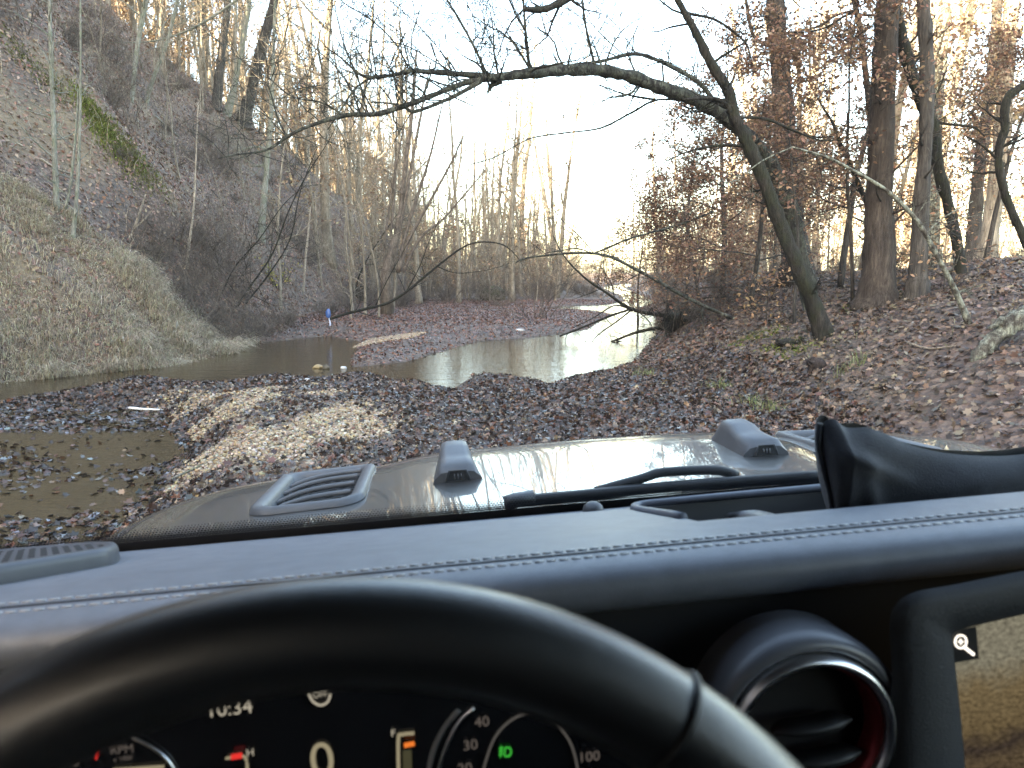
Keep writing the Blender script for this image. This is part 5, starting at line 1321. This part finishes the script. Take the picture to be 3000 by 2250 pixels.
# ---- black cloth pouch lying in the dash tray
pou = empty('cloth_pouch'); 
YB = .80
outl_t = [(2395, 1300), (2402, 1236), (2428, 1222), (2462, 1246), (2520, 1246), (2570, 1262), (2640, 1294), (2740, 1318), (2850, 1328), (2950, 1326), (3040, 1312), (3150, 1300), (3260, 1330)]
outl_b = [(2440, 1512), (2440, 1515), (2450, 1518), (2470, 1518), (2520, 1516), (2570, 1512), (2640, 1508), (2740, 1500), (2850, 1490), (2950, 1482), (3040, 1476), (3150, 1470), (3240, 1462)]
T_ = smooth_path(np.array(outl_t, float), 6); B_ = smooth_path(np.array(outl_b, float), 6)
nn = len(T_); K = 20
def pouch_side(sgn):
    G_ = np.zeros((K + 1, nn, 3))
    for i in range(K + 1):
        f = i / K
        for jx in range(nn):
            u = T_[jx][0] * (1 - f) + B_[jx][0] * f; v = T_[jx][1] * (1 - f) + B_[jx][1] * f
            ex = min(jx / 14, 1.0, (nn - 1 - jx) / 10)
            bul = math.sqrt(max(0, math.sin(math.pi * min(max(f * .92 + .04, 0), 1)))) * math.sqrt(max(ex, 0)) * .034
            q = (u - 2400) / 600.
            fold = .010 * math.exp(-((v - (1330 + 260 * (q - .12) ** 1.0 if q > 0 else 1330)) / 24.) ** 2) * math.exp(-((q - .16) / .16) ** 2) \
                 + .008 * math.exp(-((q - .10 - .12 * f) / .045) ** 2) * f + .006 * math.sin(q * 9 + f * 4) * f * (1 - f) * 3
            y = YB - sgn * (bul + (fold if sgn > 0 else 0) * math.sqrt(max(ex, 0)))
            p = cy_(u, v, YB); G_[i, jx] = (p[0], y, p[2])
    return G_
b = MB(); b.grid(pouch_side(1)); b.grid(pouch_side(-1), flip=True)
V_ = np.vstack(b.V); orig = np.array((V_[:, 0].mean(), YB, V_[:, 2].min()))
pou.matrix_world = car.matrix_world @ Matrix.Translation(orig)
pb = b.build('pouch_body', CLOTH, pou, origin=orig)
b = MB(); ed = [cy_(u, v, YB - .006) for u, v in ((2402, 1240), (2398, 1300), (2415, 1380), (2432, 1450), (2440, 1510))]; b.tube(smooth_path(ed, 5), .0035, 6); b.build('hem', CLOTH, pou, origin=orig)
tag(pou, 'limp black cloth pouch lying on the dashboard tray', 'pouch')

# ------------------------------------------------------------------ small things on the ground
def rock(pix, size, col, label, seed, grp=None):
    rg = np.random.default_rng(seed); p = hit(*pix)
    bm = MB(); th = np.linspace(0, math.pi, 8); az = np.linspace(0, 2 * math.pi, 13)[:-1]
    k3 = rg.normal(size=(4, 3)) * 2
    G_ = []
    for t_ in th:
        row = []
        for a in az:
            d = np.array((math.sin(t_) * math.cos(a), math.sin(t_) * math.sin(a), math.cos(t_)))
            rr = 1 + .16 * sum(math.sin(k.dot(d) + i) for i, k in enumerate(k3)) / 2
            row.append(d * rr * np.array(size))
        G_.append(row)
    bm.grid(np.array(G_), wrap=True)
    me = bm.mesh('rock', True)
    a = me.color_attributes.new('tint', 'FLOAT_COLOR', 'POINT'); a.data.foreach_set('color', np.tile(np.array((*col, 1), np.float32), len(me.vertices)))
    o = link('rock', me, PEBM, None, (p[0], p[1], max(p[2], 0) + size[2] * .4))
    tag(o, label, 'rock', grp)
rock((932, 1108), (.11, .07, .05), (.30, .22, .11), 'yellow stone at the riffle between the two pools', 601)
rock((955, 1104), (.07, .06, .06), (.06, .05, .03), 'dark stone touching the yellow stone at the riffle', 602)
rock((902, 1118), (.05, .045, .04), (.6, .6, .58), 'small white stone left of the yellow stone', 603)
rock((1008, 1090), (.06, .05, .035), (.6, .6, .6), 'white stone on the leaf bar tip by the riffle', 604)
rock((1522, 969), (.13, .08, .05), (.62, .62, .62), 'lone white stone on the far leaf bar', 605)
rock((918, 1130), (.08, .05, .03), (.40, .30, .16), 'tan flat stone in front of the yellow stone', 606)
rg = np.random.default_rng(610)
def stick(pix, r, mat, label, name='stick', lift=.02, z=None):
    P_ = np.array([hit(u, v) for u, v in pix]); P_[:, 2] = np.maximum(P_[:, 2], 0) + lift
    b = MB(); sp = smooth_path(P_, 4); b.tube(sp, np.linspace(r, r * .5, len(sp)), 6, jit=.08); o = b.build(name, mat, None, origin=P_[0], loc=P_[0]); tag(o, label, 'stick')
stick([(505, 1425), (560, 1390), (620, 1362), (655, 1345)], .009, BARK['pale'], 'pale green stick lying between water and gravel', lift=.04)
stick([(380, 1208), (420, 1211), (478, 1206)], .022, mat_plain('bleached_bark', (.62, .62, .6), .7, .3, .2, 60, .3), 'white bleached stick on the leaf mat', lift=.02)
stick([(1120, 888), (1200, 884), (1285, 882)], .02, BARK['dark'], 'dark stick lying on the far leaf bank', lift=.05)
stick([(590, 790), (640, 830), (700, 860)], .015, BARK['dead'], 'pale stick lying at the hill foot above the grass', lift=.06)
stick([(455, 345), (490, 375), (525, 405)], .05, BARK['pale'], 'fallen pale branch lying down the hill below the crest', lift=.06)
p = hit(362, 1497); o = link('fallen_leaf', scatter_mesh('fallen_leaf', leaf_proto('lobed'), np.array([[0, 0, .03]]), np.array([[.2, -.7, .6]]), np.array([.085]), np.array([(.30, .19, .12)]), rg), LEAF, None, (p[0], p[1], .012)); tag(o, 'single pale orange leaf curled up from the near water', 'leaf')
for i, (pp, rr, mt, lb) in enumerate([
    ([(120, 470), (170, 500), (235, 520)], .03, 'dead', 'pale fallen branch lying across the upper spur'),
    ([(420, 640), (470, 690), (560, 720)], .02, 'grey', 'grey fallen branch in the brush below the bent stick'),
    ([(620, 560), (660, 600), (720, 640)], .03, 'grey', 'fallen grey limb lying on the slope left of the slim birch'),
    ([(2500, 1120), (2560, 1135), (2640, 1128)], .012, 'twig', 'thin twig lying in the leaves above the pouch'),
    ([(2150, 1060), (2200, 1050), (2290, 1062)], .012, 'dark', 'dark twig in the leaves below the leaning trunk foot'),
    ([(2650, 1010), (2720, 1030), (2800, 1022)], .015, 'dead', 'bleached twig lying left of the fallen log'),
    ([(1330, 1210), (1400, 1222), (1490, 1215)], .012, 'dark', 'black wet stick on the dark leaf heap before the hood'),
    ([(1650, 1180), (1700, 1195), (1800, 1188)], .010, 'twig', 'thin brown stick near the pool corner of the leaf heap')]):
    stick(pp, rr, BARK[mt], lb, lift=.035)
# stumps and root wads
def mound(pix, size, mat, name, label, seed, cat, n=22, dz=0.0):
    rg = np.random.default_rng(seed); p = hit(*pix); o = empty(name, p)
    b = MB(); k3 = rg.normal(size=(6, 3)) * 2.6; G_ = []
    for t_ in np.linspace(0, math.pi, 14):
        G_.append([(lambda d: d * (1 + .22 * sum(math.sin(k.dot(d) * 1.3 + i) for i, k in enumerate(k3)) / 3) * np.array(size))(np.array((math.sin(t_) * math.cos(a), math.sin(t_) * math.sin(a), math.cos(t_)))) for a in np.linspace(0, 2 * math.pi, 21)[:-1]])
    b.grid(np.array(G_) + (0, 0, size[2] * .35 + dz), wrap=True); b.build('body', mat, o)
    b = MB()
    for k in range(n):
        a = rg.uniform(0, 6.28); d = np.array((math.cos(a), math.sin(a) - .4, rg.uniform(-.2, .8)))
        grow(b, d * np.array(size) * .8 + (0, 0, size[2] * .35 + dz), d, rg.uniform(.5, 1.3) * max(size), rg.uniform(.006, .016), 1, rg, (0, 3, 2), up=-.04, wob=.3, sides=(4, 3, 3, 3))
    b.build('roots', mat, o); tag(o, label, cat)
mound((1052, 870), (.55, .45, .62), mat_bark('rotten_wood', (.035, .03, .02), (.10, .085, .055), scale=8), 'rotten_stump', 'dark rotten stump at the hill foot left of the leaf bar', 620, 'stump', 12)
mound((1990, 960), (.42, .5, .30), BARK['dark'], 'root_wad', 'dark tangled root wad on the undercut bank by the pool', 621, 'root wad', 70, .0)
mound((1440, 880), (.9, .7, .5), mat_bark('mossy_earth', (.04, .035, .025), (.11, .10, .07), moss=(.09, .09, .04), scale=5), 'brush_mound', 'grey-green brushy mound on the left shore of the far pool', 622, 'brush pile', 50, .1)
mound((2390, 1085), (.10, .09, .12), mat_bark('old_stump', (.04, .03, .03), (.12, .095, .085), scale=12), 'small_stump', 'little rotten stump in the leaves of the right bank', 623, 'stump', 10)
mound((2310, 1010), (.16, .12, .07), BARK['dark'], 'small_stump', 'dark mossy stump below the foot of the leaning trunk', 624, 'stump', 8)
# blue scrap caught over the water
p = at(962, 918, 21.0); o = empty('plastic_scrap', p); o.scale = (.8, .8, .8)
b = MB(); rg = np.random.default_rng(630)
G_ = np.array([[(.085 * math.cos(a) * w_ * (1 + .2 * math.sin(3 * a + 4 * w_)), .06 * math.sin(a) * w_, zz) for a in np.linspace(0, 2 * math.pi, 13)[:-1]] for zz, w_ in ((.16, .05), (.14, .5), (.06, .95), (-.04, 1.05), (-.12, .8), (-.16, .5))])
b.grid(G_, wrap=True); b.build('bag', mat_plain('blue_plastic', (.035, .085, .24), .35, .5, 0, 100, 0), o)
b = MB(); b.grid(np.array([[(.01 + .02 * math.sin(zz * 14), 0, zz), (.055 + .02 * math.sin(zz * 14 + .5), .01, zz)] for zz in np.linspace(-.15, -.42, 8)])); b.build('strip', mat_plain('pale_plastic', (.40, .45, .6), .4, .5, 0, 100, 0), o)
b = MB(); b.tube([(0, 0, .14), (.02, .02, .3), (.10, .1, .42)], .003, 5); b.build('twig', BARK['dark'], o)
tag(o, 'blue plastic bag scrap with pale strip hanging above the left pool', 'plastic scrap')

# ------------------------------------------------------------------ labels that tell look-alikes apart
def relabel(group, noun, marks, what=('low', 'mid-sized', 'tall')):
    obs = [o for o in COL.objects if o.parent is None and o.get('group') == group]
    info = []
    bpy.context.view_layer.update()
    hs = []
    for o in obs:
        kids = [c for c in o.children if c.type == 'MESH'] or [o]
        hs.append(max(c.data.vertices[len(c.data.vertices) - 1].co.z if False else max(b[2] for b in c.bound_box) for c in kids) * o.scale[0])
    q1, q2 = np.quantile(hs, [.33, .67]); ys_ = [o.location.y for o in obs]; d1, d2 = np.quantile(ys_, [.33, .67])
    names = {}
    for o, h in zip(obs, hs):
        m = o.matrix_world.to_3x3() @ Vector((0, 0, 1)); ln = 'left-leaning' if m.x < -.035 * m.z else 'right-leaning' if m.x > .035 * m.z else 'upright'
        u = 1500 + F * o.location.x / o.location.y
        mk = min(marks, key=lambda k: abs(k[0] - u)); side = 'left of' if u < mk[0] else 'right of'
        dp = 'near' if o.location.y < d1 else 'far back' if o.location.y > d2 else 'midway back'
        names.setdefault(f"{what[0] if h < q1 else what[2] if h > q2 else what[1]} {ln} {noun} {side} the {mk[1]}, {dp}", []).append((u, o))
    ORD = ['leftmost', 'second from left', 'third from left', 'fourth from left', 'fifth from left', 'sixth from left', 'seventh from left', 'eighth from left', 'ninth from left']
    for lb, lst in names.items():
        lst.sort(key=lambda t: t[0])
        for i, (u, o) in enumerate(lst):
            o['label'] = lb if len(lst) == 1 else f"{lb}, {ORD[min(i, 8)]}"
CRESTM = [(400, 'pale crest trunk'), (640, 'grey crest trunk'), (720, 'stout crest trunk'), (800, 'slim birch'), (960, 'blue scrap'), (1170, 'stem clump')]
FARM = [(1060, 'rotten stump'), (1170, 'stem clump'), (1400, 'bowed sapling'), (1522, 'white stone'), (1735, 'limb fork'), (1990, 'root wad')]
RIGHTM = [(1990, 'root wad'), (2400, 'dark leaning trunk'), (2568, 'thick mossy trunk'), (2686, 'smooth grey trunk'), (2842, 'lichen pole'), (2920, 'sunlit forked trunk')]
HILLM = [(165, 'tall spur sapling'), (275, 'moss cushion'), (385, 'bent stick'), (560, 'bleached stem'), (770, 'slim birch'), (960, 'blue scrap'), (1060, 'rotten stump')]
relabel('trees behind the hill crest', 'bare tree', CRESTM)
relabel('young trees behind the hill crest', 'thin young tree', CRESTM)
relabel('orange-leaved trees behind the hill crest', 'orange-leaved tree', CRESTM)
relabel('saplings on the left hillside', 'grey sapling', HILLM)
relabel('trees at the far end of the creek', 'golden bare tree', FARM)
relabel('orange-leaved trees at the far end of the creek', 'orange-leaved creek tree', FARM)
relabel('trees on the left shore of the far creek', 'shore tree', FARM)
relabel('young trees along the far creek', 'young creekside tree', FARM)
relabel('trees behind the right bank', 'bare tree', RIGHTM)
relabel('leafy trees behind the right bank', 'brown-leaved tree', RIGHTM)
relabel('saplings on the leaf bar', 'bar sapling', FARM)
relabel('bare shrubs by the left pool', 'tangled poolside shrub', HILLM)
relabel('bare shrubs on the left hillside', 'hillside shrub', HILLM)
relabel('bare shrubs along the far creek', 'pale bare shrub', FARM)
relabel('bare shrubs on the right bank', 'bare bank shrub', RIGHTM)
